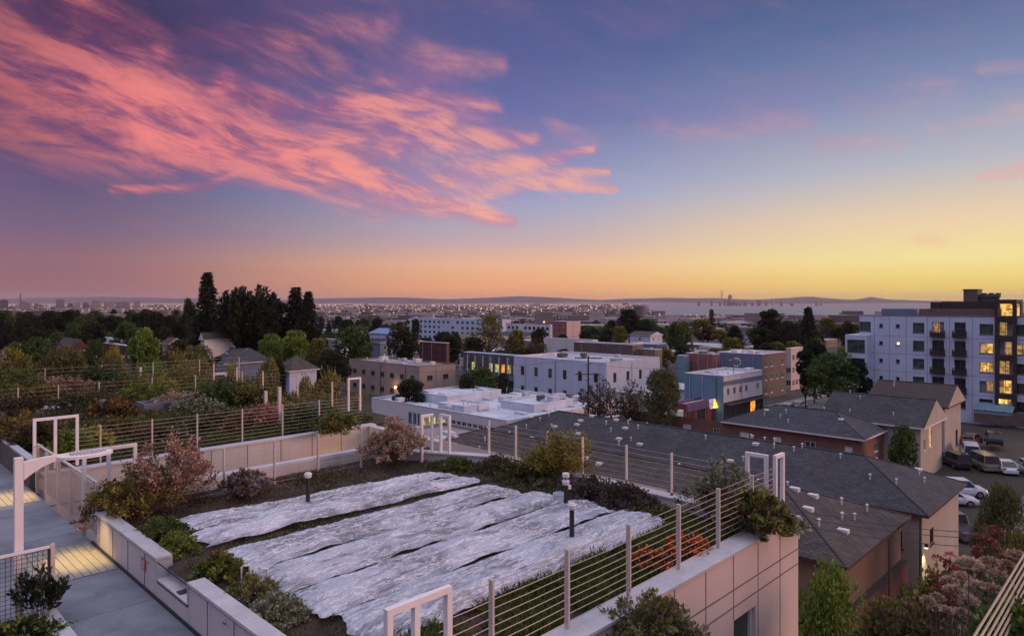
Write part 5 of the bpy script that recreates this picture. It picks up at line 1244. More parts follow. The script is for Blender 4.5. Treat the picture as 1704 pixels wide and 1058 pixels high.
shrub('yellow_shrub', 'tall yellow green bush with loose upright twigs at the far cable fence', 13.2, 11.05, ZS, 1.35, 2.0, 'yellow', 4200, .06, 42, .4, .15, .2, second='olive', frac2=.8, seed=26, flower=.2)
shrub('silvery_shrub', 'grey violet sprawling shrub at the far fence right of the taller bollard', 12.5, 9.7, ZS, .48, 1.7, 'grey', 3600, .06, 70, .6, .1, .09, second='brown', frac2=.4, seed=27)
shrub('silvery_shrub', 'brown grey sprawling shrub in front of the white far kerb', 12.55, 8.75, ZS, .46, 1.5, 'grey', 2600, .055, 60, .6, .1, .09, second='brown', frac2=.8, seed=28)
shrub('ground_plants', 'trailing brown plants on the mulch behind the nearest covers', 12.35, 7.7, ZS, .2, 1.5, 'brown', 2600, .045, 80, .7, .0, .09, second='weeds', frac2=.8, seed=29)
shrub('ground_plants', 'dark low plants between the covers and the far hedge', 12.2, 10.9, ZS, .2, 1.6, 'brown', 2600, .045, 80, .7, .0, .09, second='weeds', frac2=.6, seed=30)
shrub('twiggy_shrub', 'brown twiggy shrub behind the right fence post with seed stalks', 12.9, 6.9, ZS, .95, 1.5, 'brown', 2600, .05, 60, .4, .25, .08, second='greygreen', frac2=.7, seed=31)
shrub('evergreen_shrub', 'dense evergreen shrub spilling over the right wall corner', 12.4, 5.75, ZS+.05, .92, 1.5, 'greygreen', 6500, .085, 90, .35, .05, .08, second='olive', frac2=.6, seed=32, aspect=.28, droop=.3, outward=.3)
shrub('seed_stalks', 'tall dry seed stalks rising behind the fence near the right corner', 12.5, 6.35, ZS, 1.45, .9, 'weeds', 900, .06, 22, .1, .3, .05, second='greygreen', frac2=.5, seed=133, cat='plant')
shrub('evergreen_shrub', 'trailing tips of evergreen growth over the far end of the wall coping', 13.45, 5.6, ZS+.1, .3, .9, 'brown', 900, .06, 40, .6, .1, .08, second='greygreen', frac2=.8, seed=33, droop=.5)
shrub('orange_flowers', 'bright orange flowers on red stems behind the cable fence', 10.75, 6.15, ZS, .45, .9, 'brown', 1500, .05, 60, .4, .1, .08, second='orange', frac2=.30, seed=34, cat='flowering plant', flower=.5)
shrub('orange_flowers', 'smaller clump of orange flowers left of the brighter one', 9.9, 6.3, ZS, .34, .9, 'brown', 1300, .05, 50, .4, .1, .08, second='orange', frac2=.2, seed=35, cat='flowering plant', flower=.6)
shrub('round_shrub', 'big rounded grey green shrub overhanging the front wall at the bottom edge', 7.9, 5.1, ZS-.45, 1.05, 1.6, 'silver', 12000, .055, 150, .5, .2, .08, second='olive', frac2=.2, seed=36, droop=.25)
shrub('leafy_plant', 'small yellow green sprig standing up at the bottom of the walkway', 2.86, 10.7, ZP-.1, .33, .2, 'bright', 70, .08, 8, .3, .3, .04, seed=37, cat='plant')
shrub('bottom_shrub', 'leafy green clump in the bottom left corner', 2.15, 12.25, ZP-.05, .34, 1.1, 'dark', 2600, .055, 50, .5, .05, .09, second='bright', frac2=.15, seed=38)
shrub('bottom_shrub', 'dark arching stems in front of the mesh railing', 2.45, 12.75, ZP-.05, .95, .9, 'dark', 700, .09, 16, .3, .3, .06, seed=39)
shrub('bottom_shrub', 'yellow flowering clump at the left edge under the lamp pole', 1.35, 12.5, ZP-.05, .6, 1.1, 'green', 2600, .06, 50, .5, .1, .09, second='yellow', frac2=.4, seed=40)
# grass strip behind the front fence
def cover_plants(name, label, x0, x1, y0, y1, z, n, size, leaf, h=.15, cat='ground plants', seed=0, tall=0.3, mask=None):
    rg = np.random.default_rng(seed); P = np.empty((n, 3)); P[:, 0] = rg.uniform(x0, x1, n); P[:, 1] = rg.uniform(y0, y1, n)
    cl_ = np.array([noise.noise(Vector((p[0]*.9, p[1]*.9, seed))) for p in P]); keep = cl_ > -.25 if mask is None else cl_ > mask; P = P[keep]; cl_ = cl_[keep]
    P[:, 2] = rg.random(len(P))*h*(.6+1.2*np.maximum(0, cl_)); D = rg.normal(size=(len(P), 3))*.6+np.array([0, 0, 1.0])
    o = leafmesh(name, leaves(P, D, size, tall, seed=seed), Lf[leaf], None); o.location = (0, 0, z); o.rotation_euler = (0, 0, ROT)
    return tag(o, label, cat, None, 'stuff')
cover_plants('grass', 'green grass strip between the front cable fence and the nearest row cover', 4.9, 12.4, 5.95, 7.5, ZS, 26000, .13, 'grass', .10, 'grass', 2, .12)
cover_plants('weeds', 'low weeds and mulch scraps scattered over the soil at the edges', 4.3, 13.1, 5.95, 16.5, ZS+.01, 16000, .05, 'weeds', .03, 'weeds', 3, .4, -.05)
cover_plants('leaf_litter', 'fallen brown leaves and mulch scattered over the soil', 4.3, 13.1, 5.95, 16.6, ZS+.01, 16000, .05, 'brown', .03, 'leaf litter', 13, .6, -.3)
cover_plants('seedlings', 'dark green seedlings growing under the row covers', 5.0, 11.8, 7.8, 14.3, ZS+.03, 9000, .05, 'green', .03, 'seedlings', 4, .4)
# dry twigs on the soil
r = thg('twigs', 'scattered dry twigs on the bare soil left of the covers', 'twigs', 4.7, 11.9, ZS); mb = MB(); random.seed(2)
for i in range(46):
    a = random.uniform(4.4, 5.0); b = random.uniform(9.6, 14.5); t = random.uniform(0, 6.28); l = random.uniform(.15, .5); mb.tube([(a, b, ZS+.04), (a+l*.5*math.cos(t), b+l*.5*math.sin(t), ZS+.09), (a+l*math.cos(t), b+l*math.sin(t), ZS+.05)], .005, 4)
part(mb, 'twigs', Mt['twig'], r)
r['kind'] = 'stuff'
# --- second garden
cover_plants('overgrown_bed', 'overgrown green vegetable bed behind the court', 4.6, 15.0, 22.1, 27.5, ZS-.05, 34000, .16, 'grass', .22, 'ground plants', 5, .2)
cover_plants('overgrown_bed', 'mixed brownish weeds farther back on the roof', 4.6, 15.0, 27.0, 33.0, ZS-.05, 26000, .16, 'weeds', .35, 'ground plants', 6, .25)
cover_plants('overgrown_bed', 'dark green weeds at the back of the roof', 4.3, 15.5, 33.0, 45.5, ZS-.05, 34000, .18, 'green', .4, 'ground plants', 7, .25)
random.seed(21)
G2 = [  # px, y_base, height m, width m, leaf, second, label
 (437, 712, .95, 1.5, 'red', 'salmon', 'fuzzy red shrub behind the court fence'), (350, 712, .75, 2.6, 'brown', 'weeds', 'brown heather mound left of the fuzzy red shrub'),
 (400, 716, .6, 1.6, 'brown', 'rust', 'small brown clump between the heather mound and the fuzzy red shrub'),
 (505, 708, .9, 2.6, 'dark', 'green', 'dark green shrub right of the fuzzy red shrub'), (560, 720, .8, 1.6, 'green', 'olive', 'green shrub spilling over the right end of the court wall'),
 (70, 742, .9, 1.9, 'green', 'brown', 'green brown shrub within the left white frame'), (120, 760, .9, 1.3, 'olive', 'bright', 'olive shrub right of the left white frame'),
 (150, 752, .8, 1.4, 'bright', 'yellow', 'yellow green tall plants behind the left white frame'), (20, 735, 1.0, 2.2, 'olive', 'rust', 'rusty green shrub at the left edge above the walkway wall'),
 (205, 728, .7, 1.8, 'rust', 'weeds', 'rusty plants before the overgrown bed'), (260, 735, .55, 1.8, 'dark', 'brown', 'dark low plants behind the salmon leaved bush'),
 (25, 700, 1.1, 3, 'dark', 'brown', 'dark bush on the roof at the far left'), (150, 690, 1.2, 2.8, 'green', 'brown', 'bushy green plant with brown tips left of the white pot'),
 (205, 668, 1.2, 3, 'brown', 'weeds', 'dry brown bush in the middle of the roof garden'), (110, 660, 1.1, 3.2, 'brown', 'salmon', 'reddish dry bush at the left of the roof garden'),
 (245, 672, 1.2, 2.8, 'olive', 'bright', 'olive yellow bush left of the gravel heap'), (255, 660, 1.3, 3, 'olive', 'yellow', 'yellowish bush behind the olive one'),
 (375, 678, 1.35, 3.4, 'dark', 'green', 'broad dark green bush in front of the white porch'), (425, 680, 1.2, 2.6, 'dark', 'olive', 'dark bush left of the lone tall post'),
 (330, 690, .8, 2.4, 'green', 'greygreen', 'green bush below the gravel heap'), (285, 682, .8, 2.2, 'greygreen', 'blossom', 'pale speckled bush left of the grey tub'),
 (190, 700, 1.0, 2.0, 'dark', 'rust', 'dark berry bush near the white pot'), (60, 672, 1.2, 3.2, 'brown', 'olive', 'brown olive bush by the second fence'),
 (300, 650, 1.3, 3.2, 'green', 'olive', 'green bush behind the gravel heap'), (20, 660, 1.6, 4, 'olive', 'green', 'olive bush at the left edge of the roof'), (160, 648, 1.3, 3.4, 'green', 'dark', 'dark green bush near the back fence'),
 (470, 700, .9, 2.0, 'blossom', 'olive', 'pale flowering bush beside the lone tall post')]
for i, (px, yb, h, w, lf, l2, lab) in enumerate(G2):
    p = at(px, yb, 4.5); shrub('shrub', lab, 0, 0, 0, h, w, lf, int(1900+500*w), .085, 60, .5, .1, .14, second=l2, frac2=.5, seed=100+i, local=(p.x, p.y, ZS-.05), flower=.45)
def small(name, label, cat, px, yb, parts_, drop=4.45):
    p = at(px, yb, drop); r = thing(name, label, cat, p, ROT)
    for mb, n, m in parts_: mb.build(n, m, r)
    return r
small('flower_pot', 'small white pot standing on a stem among the dark bushes', 'pot', 171, 690, [(MB().lathe([(.06, .35), (.11, .37), (.14, .6), (.12, .6), (.05, .4)], 0, 0, 12), 'pot', Mt['offwhite']), (MB().tube([(0, 0, 0), (0, 0, .36)], .02, 6), 'stand', Mt['wood'])])
small('planter_tub', 'grey blue rectangular tub below the gravel heap', 'tub', 272, 682, [(MB().box(-.9, .9, -.5, -.45, 0, .4).box(-.9, .9, .45, .5, 0, .4).box(-.9, -.85, -.45, .45, 0, .4).box(.85, .9, -.45, .45, 0, .4), 'tub', Mt['bluegrey']), (MB().box(-.85, .85, -.45, .45, .02, .3), 'fill', Mt['soil'])])
small('slab', 'pale concrete slab lying at the left among the bushes', 'slab', 55, 694, [(MB().box(-1.4, 1.4, -.35, .5, 0, .3), 'block', Mt['cap']), (MB().box(-1.45, 1.45, -.4, .55, .3, .34), 'top', Mt['cap'])])
p = at(320, 668, 4.4); rg = np.random.default_rng(5); P = np.column_stack([rg.normal(0, 1.3, 2600), rg.normal(0, .45, 2600), np.zeros(2600)]); P[:, 2] = .45*np.exp(-(P[:, 0]/1.7)**2-(P[:, 1]/.6)**2)*rg.random(2600)
o = leafmesh('flower_heap', leaves(P, rg.normal(size=P.shape), .09, .9, seed=3), Lf['blossom'], None); o.location = p; tag(o, 'pale heap of dried blooms behind the tub, left of the white porch', 'heap', None, 'stuff')
for px, y0, y1, lab in ((465, 645, 708, 'lone tall wooden post rising above the dark bush'), (234, 612, 640, 'short stake at the far left fence'), (442, 652, 700, 'thin post beside the lone tall one')):
    p = at(px, y1, 4.4); h = (y1-y0)*p.y/F; r = thing('stake', lab, 'post', p, ROT); MB().box(-.05, .05, -.05, .05, -.1, h).build('shaft', Mt['post'], r); MB().box(-.055, .055, -.055, .055, h, h+.03).build('cap', Mt['post'], r)
# --- right foreground terrace shrubs
R2 = [  # px, py of the crown centre, distance Y, radius m, leaf, second
 (1500, 1050, 11.5, .7, 'weeds', 'olive', 'dark olive shrub at the bottom, left of the pale flower heads'), (1530, 1075, 9.5, .75, 'weeds', 'brown', 'dark brownish shrub touching the bottom edge'),
 (1650, 1030, 10.0, .8, 'green', 'greygreen', 'green shrub left of the taut cables'), (1695, 1050, 8.2, .5, 'green', 'bright', 'green leaves right of the taut cables'),
 (1585, 1010, 12.0, .75, 'weeds', 'olive', 'brown green shrub behind the flower heads')]
for i, (px, py, Y, r0, lf, l2, lab) in enumerate(R2):
    c = wpx(px, py, Y); q_ = ab(Vector(c)); zb_ = 15.0 if (q_[1] < 1.6 and q_[0] < 13.5) else 13.7; r1_ = (c[2]+r0*.8-zb_)/1.7; shrub('terrace_shrub', lab, 0, 0, 0, r1_*1.7, r0*2.2, lf, 7000, .075, 90, .5, .1, .12, second=l2, frac2=.5, seed=200+i, local=(c[0], c[1], zb_), flower=.4)
def flowerheads(label, heads, seed, m='blossom', sz=.045, per=170):
    c0 = wpx(*heads[0][:3]); r = thing('flowering_shrub', label, 'flowering shrub', (c0[0], c0[1], 13.7)); rg = np.random.default_rng(seed); Ps = []; Ds = []; mb = MB()
    for (px, py, Y, rr) in heads:
        c = np.array(wpx(px, py, Y))-np.array([c0[0], c0[1], 13.7]); d = rg.normal(size=(per, 3)); d /= np.linalg.norm(d, axis=1, keepdims=True); d[:, 2] = np.abs(d[:, 2])*.8
        Ps.append(c+d*rr*np.array([1, 1, .6])*(.75+.25*rg.random((per, 1)))); Ds.append(d)
        b = Vector((c[0]*.4, c[1]*.4, 0)); mb.tube([b, b.lerp(Vector(c), .6)+Vector((0, 0, .1)), Vector(c)], .012, 4, .006)
    leafmesh('blossoms', leaves(np.vstack(Ps), np.vstack(Ds), sz, .9, seed=seed), Lf[m], r); mb.build('stems', Mt['twig'], r); return r
rg = np.random.default_rng(9)
hh = [(1612, 940, 8.3, 0.14), (1600, 962, 9.5, 0.12), (1636, 950, 9.5, 0.11), (1590, 985, 9.1, 0.13), (1612, 1000, 8.9, 0.10), (1648, 936, 9.5, 0.11), (1660, 958, 9.3, 0.10), (1690, 925, 9.5, 0.12), (1560, 995, 9.1, 0.07), (1544, 1000, 9.0, 0.07), (1556, 1012, 8.9, 0.06), (1575, 1016, 8.8, 0.06), (1675, 940, 9.5, 0.08), (1625, 975, 9.1, 0.10), (1650, 980, 8.9, 0.09), (1600, 1020, 8.6, 0.07), (1580, 968, 9.3, 0.09)]
flowerheads('shrub with big faded pink flower heads in the bottom right', hh, 5)
flowerheads('red leaved spray rising in front of the parking lot fence', [(1560+rg.uniform(-14, 26)+i*1.2, 925+i*4.5, 11.2, .06) for i in range(26)]+[(1640+rg.uniform(-18, 26), 880+i*4, 11.6, .055) for i in range(18)], 6, 'red', .05, 30)
# --- trees: prototypes built once, placed many times
def blobcrown(n, R, H, z0, seed, size, nb=26, dense=.8, top=1.0):
    rg = np.random.default_rng(seed); cs = []
    for i in range(nb):
        th = rg.uniform(0, 6.283); u = rg.uniform(-.75, 1); q = math.sqrt(max(0, 1-u*u*.85))*rg.uniform(.35, .95); rr = rg.uniform(.17, .34)*R
        cs.append((R*q*math.cos(th)*.8, R*q*math.sin(th)*.8, z0+H/2+H/2*u*.82, rr))
    cs = np.array(cs); i = rg.integers(0, nb, n); d = rg.normal(size=(n, 3)); d /= np.linalg.norm(d, axis=1, keepdims=True)
    rad_ = cs[i, 3][:, None]*(dense+(1-dense)*rg.random((n, 1)))*rg.uniform(.75, 1.12, (n, 1)); P = cs[i, :3]+d*rad_*np.array([1, 1, .8]); D = d+rg.normal(size=(n, 3))*.5+np.array([0, 0, .1])
    return P, D, cs
def limbs(mb, H0, cs, r0, n=9, seed=0):
    rg = np.random.default_rng(seed); mb.tube([(0, 0, -.3), (.1, 0, H0*.5), (0, .1, H0)], r0, 8, r0*.7)
    for k in range(min(n, len(cs))):
        c = Vector(cs[k, :3]); mb.tube([(0, 0, H0*rg.uniform(.6, 1)), c*.5+Vector((0, 0, H0*.45+rg.uniform(0, .5))), c], r0*.45, 5, r0*.12)
PROTO = {}
def proto_tree(kind, leaf, seed, H=9.0, R=3.6, z0=2.0, n=5200, size=.42, nb=26, label='', **k):
    r = thing('tree', 'x', 'tree', (0, 0, -200)); P, D, cs = blobcrown(n, R, H-z0, z0, seed, size, nb)
    mb = MB(); limbs(mb, z0+1.0, cs, .28, 10, seed); mb.build('trunk', Mt['bark'], r)
    leafmesh('crown', leaves(P, D, size, .62, seed=seed), Lf[leaf], r); PROTO[kind] = (r, H, R*2); return r
def conifer(kind, leaf, seed, H=30.0, R=5.0, n=9000, size=.9, power=.9, ragged=.35, z0=1.5):
    r = thing('conifer', 'x', 'tree', (0, 0, -200)); rg = np.random.default_rng(seed); P = []; D = []; mb = MB(); mb.tube([(0, 0, -.5), (0, 0, H*.97)], .5, 8, .06)
    nbr = 150
    for i in range(nbr):
        t = (i/nbr)**.9; z = z0+(H-z0)*t; th = i*2.399+rg.uniform(-.3, .3); L = R*((1-t)**power)*(1-ragged+ragged*2*rg.random())+.25
        tip = Vector((L*math.cos(th), L*math.sin(th), z-.18*L+.1)); mb.tube([(0, 0, z), tuple(tip)], .06, 3, .02)
        k = int(n/nbr*(.45+L/R)); s = rg.random(k)**.7; c = np.outer(s, [tip.x, tip.y, 0]); c[:, 2] = z-.28*L*s*s-(rg.random(k)*.35)*s
        c[:, :2] += rg.normal(0, .16+.10*L*.3, (k, 2)); P.append(c); d = np.tile([math.cos(th), math.sin(th), -.35], (k, 1))+rg.normal(size=(k, 3))*.45; D.append(d)
    mb.build('trunk', Mt['bark'], r); leafmesh('crown', leaves(np.vstack(P), np.vstack(D), size, .35, seed=seed), Lf[leaf], r); PROTO[kind] = (r, H, R*2); return r
def plumes(kind, leaf, seed, H=26.0, R=9.0, n=36000, size=.95):
    """multi-leader cypress: long ascending plumes"""
    r = thing('tree', 'x', 'tree', (0, 0, -200)); rg = np.random.default_rng(seed); P = []; D = []; mb = MB(); mb.tube([(0, 0, -.5), (0, 0, H*.45)], .8, 8, .4); nb = 74
    for i in range(nb):
        th = rg.uniform(0, 6.283); q = math.sqrt(rg.random()); L = H*(.99-.30*q**1.6)*rg.uniform(.74, 1.0); b = Vector((0, 0, H*rg.uniform(.05, .3))); tip = Vector((R*q*math.cos(th), R*q*math.sin(th), L)); mid = b.lerp(tip, .5)+Vector((R*q*math.cos(th)*.22, R*q*math.sin(th)*.22, -.5))
        mb.tube([b, mid, tip], .14, 4, .03); k = n//nb; s = rg.random(k); c = np.array([(1-t)**2*np.array(b)+2*t*(1-t)*np.array(mid)+t*t*np.array(tip) for t in s]); w = .75*np.sin(np.pi*np.clip(s, .05, 1))**.7+.05
        c += rg.normal(size=(k, 3))*w[:, None]*.8; d = np.array(tip-mid); d /= np.linalg.norm(d); P.append(c); D.append(np.tile(d, (k, 1))+rg.normal(size=(k, 3))*.5)
    mb.build('trunk', Mt['bark'], r); leafmesh('crown', leaves(np.vstack(P), np.vstack(D), size, .4, seed=seed), Lf[leaf], r); PROTO[kind] = (r, H, R*2); return r
proto_tree('round_dark', 'dark', 1); proto_tree('round_green', 'green', 2, nb=30); proto_tree('round_bright', 'bright', 3, nb=30); proto_tree('round_olive', 'olive', 4, nb=22)
proto_tree('wide_dark', 'dark', 5, H=9, R=5.0, nb=34, n=6500); proto_tree('airy', 'olive', 6, H=11, R=3.6, n=2600, nb=34, size=.38); proto_tree('tall_dark', 'dark', 7, H=16, R=3.6, z0=2, n=6500, nb=30, size=.5)
proto_tree('brown_sparse', 'brown', 8, H=8, R=4.2, z0=3, n=2600, nb=24, size=.3); proto_tree('yellowish', 'yellow', 9, H=8, R=3.4, n=4200, nb=24)
proto_tree('near_bright', 'bright', 10, H=9, R=3.4, n=16000, nb=60, size=.20); proto_tree('near_dark', 'weeds', 12, H=7, R=3.6, n=12000, nb=44, size=.2); proto_tree('near_olive', 'olive', 13, H=8, R=3.8, n=11000, nb=46, size=.24)
conifer('conifer', 'dark', 14); conifer('conifer_round', 'dark', 15, H=18, R=5.5, power=.55, n=7000); conifer('cypress', 'dark', 16, H=20, R=1.5, power=.3, n=3000, size=.6); plumes('plumes', 'dark', 17)
used = set()
def T(kind, px, py_top, Y, wpx_, label, group=None, base=None, name=None):
    r, H, Wd = PROTO[kind]; x = (px-852)/F*Y; zb = G(Y) if base is None else base; h = 20-(py_top-HY)/F*Y-zb
    if h < 1.5: h = 1.5
    s = (wpx_*Y/F/Wd, wpx_*Y/F/Wd, h/H); rz = random.uniform(0, 6.28)
    if kind not in used:
        used.add(kind); r.location = (x, Y, zb); r.rotation_euler = (0, 0, rz); r.scale = s; r['label'] = label
        if group: r['group'] = group
        return r
    return dup(r, (x, Y, zb), rz, label, group, s)
random.seed(8)
T('conifer', 345, 452, 255, 66, 'tallest pointed redwood on the skyline at the left')
T('plumes', 413, 461, 240, 118, 'big dark cypress with feathery upswept branches right of the redwood')
T('round_dark', 314, 498, 300, 26, 'small round dark tree just left of the redwood'); T('tall_dark', 465, 496, 250, 46, 'dark leafy tree between the feathery cypress and the twin conifers')
T('conifer', 492, 477, 245, 66, 'left one of the twin pointed conifers'); T('conifer', 513, 484, 240, 56, 'right one of the twin pointed conifers'); T('tall_dark', 440, 505, 236, 60, 'dark undergrowth tree filling the gap at the feet of the conifers')
T('round_bright', 240, 546, 150, 56, 'round bright green tree behind the grey roofed low house'); T('yellowish', 193, 582, 118, 34, 'golden tree beside the low orange lit house'); T('round_dark', 268, 545, 220, 40, 'dark tree right behind the bright green one')
T('round_bright', 450, 556, 170, 48, 'yellow green tree leftmost of the row below the conifers'); T('round_bright', 490, 550, 175, 56, 'tallest yellow green tree of the row below the conifers'); T('round_olive', 530, 562, 165, 46, 'yellow green tree right end of the row below the conifers')
T('round_green', 588, 541, 180, 78, 'large dark green round tree left of the beige block'); T('wide_dark', 668, 546, 215, 62, 'broad dark pine left of the maroon box house'); T('tall_dark', 750, 553, 190, 44, 'dark tree behind the right end of the beige block')
T('airy', 812, 524, 235, 66, 'tall open tree with see through crown above the green lit apartments'); T('round_olive', 858, 548, 200, 44, 'olive tree over the left end of the white building'); T('brown_sparse', 893, 566, 200, 50, 'low reddish tree under the white block with a red top')
T('round_dark', 790, 562, 200, 40, 'dark reddish tree left of the open crowned one')
T('round_dark', 525, 600, 140, 44, 'dark tree between the pale blue house and the beige block'); T('wide_dark', 556, 585, 150, 60, 'dark tree mass left of the beige block')
T('round_dark', 682, 632, 112, 62, 'dark round shrub at the foot of the beige wall'); T('round_green', 800, 610, 128, 70, 'green bushes in front of the green lit apartments'); T('round_dark', 775, 625, 120, 40, 'dark bush right of the beige end wall'); T('round_dark', 838, 622, 122, 34, 'dark bush at the left end of the white building')
T('near_olive', 545, 628, 52, 112, 'big yellow green tree behind the single white frame'); T('near_olive', 600, 662, 50, 60, 'olive tree right of the single white frame'); T('near_olive', 445, 604, 66, 74, 'olive green tree in front of the pale blue house'); T('near_olive', 392, 612, 64, 66, 'olive tree right of the white framed porch')
T('near_bright', 250, 600, 70, 90, 'olive bright tree behind the roof garden, below the low lit house'); T('near_olive', 300, 590, 80, 80, 'leafy tree left of the white framed porch')
T('near_olive', 25, 585, 75, 110, 'yellow green tree at the left edge behind the roof'); T('near_dark', 110, 590, 78, 110, 'dark bushy tree behind the roof left of the red gable'); T('near_dark', 180, 600, 72, 90, 'dark bushy tree below the white flat roofs'); T('near_dark', 330, 580, 110, 70, 'dark tree at the foot of the cream house')
T('round_green', 60, 560, 120, 80, 'green tree before the dark band at the far left'); T('brown_sparse', 95, 575, 100, 60, 'thin brown tree at the left in front of the band of dark trees'); T('round_olive', 325, 575, 130, 60, 'olive tree below the cream house')
# right half
T('near_dark', 1100, 619, 88, 84, 'dark street tree in front of the mint green building'); T('brown_sparse', 995, 634, 92, 74, 'brown thin crowned tree right of the utility pole, left one'); T('brown_sparse', 1045, 640, 93, 70, 'brown thin crowned tree between the utility pole and the dark street tree')
T('conifer_round', 1047, 514, 420, 62, 'large dark pointed tree before the round topped tower'); T('conifer_round', 1018, 532, 400, 34, 'smaller dark pointed tree left of the large one'); T('conifer_round', 1075, 532, 410, 34, 'dark pointed tree right of the large one')
T('tall_dark', 1281, 509, 250, 48, 'tall dark twin lobed tree above the blue grey street block'); T('tall_dark', 1268, 540, 240, 44, 'lower dark tree left of the tall twin lobed one'); T('conifer_round', 1345, 510, 290, 34, 'dark pointed tree left of the white apartments'); T('round_dark', 1310, 535, 270, 50, 'dark round tree between the tall twin lobed tree and the pointed one')
T('cypress', 1184, 514, 600, 8, 'needle thin cypress standing alone on the skyline, centre right')
T('round_green', 1385, 585, 122, 96, 'big dark bushy tree at the foot of the white apartments'); T('round_dark', 1355, 566, 140, 56, 'dark tree left above the big bushy one'); T('tall_dark', 1340, 575, 130, 36, 'narrow dark tree at the end of the shop row'); T('round_dark', 1425, 600, 125, 60, 'dark lower part of the trees by the glass bay')
T('round_green', 1503, 706, 72, 52, 'dark green tree at the corner of the brick house'); T('round_green', 1562, 676, 97, 26, 'slim green tree between the cream and the dark roofed houses')
T('near_bright', 1368, 932, 25, 150, 'bright green tree filling the gap below the brown roof')
T('near_dark', 1672, 815, 42, 96, 'dark pine like tree in front of the parking lot at the right edge'); T('near_dark', 1630, 880, 40, 56, 'dark bush below the parking lot fence'); T('near_olive', 1695, 890, 30, 80, 'olive bush at the right edge under the pale rails'); T('near_dark', 1512, 985, 30, 70, 'dark bushy tree under the wall lamp streak'); T('near_dark', 1575, 980, 26, 110, 'dark bushy tree behind the flower heads')
# bands of trees
def band(n, x0, x1, y0, y1, Y0, Y1, w0, w1, kinds, label, group):
    for i in range(n):
        px = x0+(x1-x0)*(i+random.uniform(.1, .9))/n; k = random.random(); Y = Y0+(Y1-Y0)*k; T(random.choice(kinds), px, random.uniform(y0, y1), Y, random.uniform(w0, w1), label, group)
DK = ['round_dark', 'wide_dark', 'round_dark', 'round_green', 'tall_dark']
band(26, -10, 345, 512, 530, 330, 430, 26, 44, DK, 'dark tree in the long band under the distant downtown', 'dark trees under the distant downtown')
band(18, -10, 340, 534, 552, 210, 300, 34, 56, ['round_dark', 'round_green', 'wide_dark'], 'dark tree in the nearer band behind the left houses', 'trees behind the left houses')
band(12, 0, 330, 512, 520, 600, 800, 10, 16, ['conifer_round', 'round_dark', 'cypress'], 'small tree top standing above the dark band at the left', 'tree tops above the dark band')
band(14, 520, 700, 519, 545, 340, 620, 14, 30, ['round_dark', 'conifer_round', 'round_green'], 'distant dark tree between the twin conifers and the long white block', 'distant trees centre left')
band(12, 655, 980, 560, 584, 195, 300, 22, 36, ['round_dark', 'round_green', 'round_olive'], 'tree among the low roofs in front of the far apartment blocks', 'trees among the low roofs in the centre')
band(22, 960, 1430, 528, 552, 260, 520, 26, 46, ['round_dark', 'round_dark', 'round_green', 'round_olive', 'conifer_round'], 'dark tree in the band behind the shop street', 'trees behind the shop street')
band(14, 1090, 1430, 560, 590, 170, 240, 30, 46, ['round_dark', 'round_green', 'round_olive'], 'tree directly behind the shop street roofs', 'trees directly behind the shop roofs')
band(12, 10, 340, 556, 578, 125, 190, 30, 46, ['round_dark', 'round_olive', 'brown_sparse', 'round_green'], 'small tree half hiding the left houses', 'trees half hiding the left houses')
band(16, 520, 980, 545, 566, 240, 420, 24, 40, DK, 'dark tree between the far roofs in the centre', 'dark trees between the far roofs')
T('near_olive', 505, 634, 66, 64, 'olive tree hiding the foot of the pale blue house')
T('round_dark', 462, 600, 128, 40, 'dark tree at the left side of the pale blue house')
T('near_olive', 330, 600, 70, 70, 'olive tree just left of the white framed porch')
T('round_dark', 300, 566, 170, 44, 'dark tree in front of the cream house')
band(10, 250, 560, 575, 600, 150, 200, 26, 40, ['round_dark', 'round_green', 'round_olive'], 'small tree between the left houses', 'small trees between the left houses')
for k_ in PROTO:
    if k_ not in used:
        r_ = PROTO[k_][0]
        for c_ in list(r_.children): bpy.data.objects.remove(c_)
        bpy.data.objects.remove(r_)
# small houses scattered in the middle distance
random.seed(33)
def cottages(n, x0, x1, Y0, Y1, label, group):
    for i in range(n):
        Y = Y0+(Y1-Y0)*random.random()**1.3; px = random.uniform(x0, x1); x = (px-852)/F*Y; a = x*U.x+Y*U.y; b = x*V.x+Y*V.y; zb = G(Y)
        La, Lb = random.uniform(8, 16), random.uniform(9, 22); h = random.choice([3.2, 3.6, 6.2]); rf = random.choice(['flat', 'flat', 'hip', 'gable'])
        wm = random.choice(['offwhite', 'bluewhite', 'cream', 'tan', 'brown', 'pinkwall', 'bluegrey'])
        L = grid(b+.5, b+Lb-.5, max(2, int(Lb/4)), 1.3, [zb+1+3*k for k in range(int(h/3))], 1.3, GL, .2); R = grid(a+.5, a+La-.5, max(2, int(La/4)), 1.3, [zb+1+3*k for k in range(int(h/3))], 1.3, GL, .2)
        bldg(label, a, b, La, Lb, zb, zb+h+.4, wm, 'roof_white' if rf == 'flat' else random.choice(['shingle', 'shingle_brown', 'shingle_blue', 'shingle_light']), rf, 1.8, R=R, L=L, name='house', cat='house', group=group, mull=0, trim='offwhite')
cottages(16, 560, 1000, 230, 420, 'small building among the trees in front of the far centre blocks', 'small buildings far centre')
cottages(10, 1000, 1420, 240, 430, 'small building among the trees behind the shop street', 'small buildings behind the shop street')
cottages(8, 20, 330, 230, 330, 'pale house showing between the dark trees at the left', 'houses between the dark trees at the left')
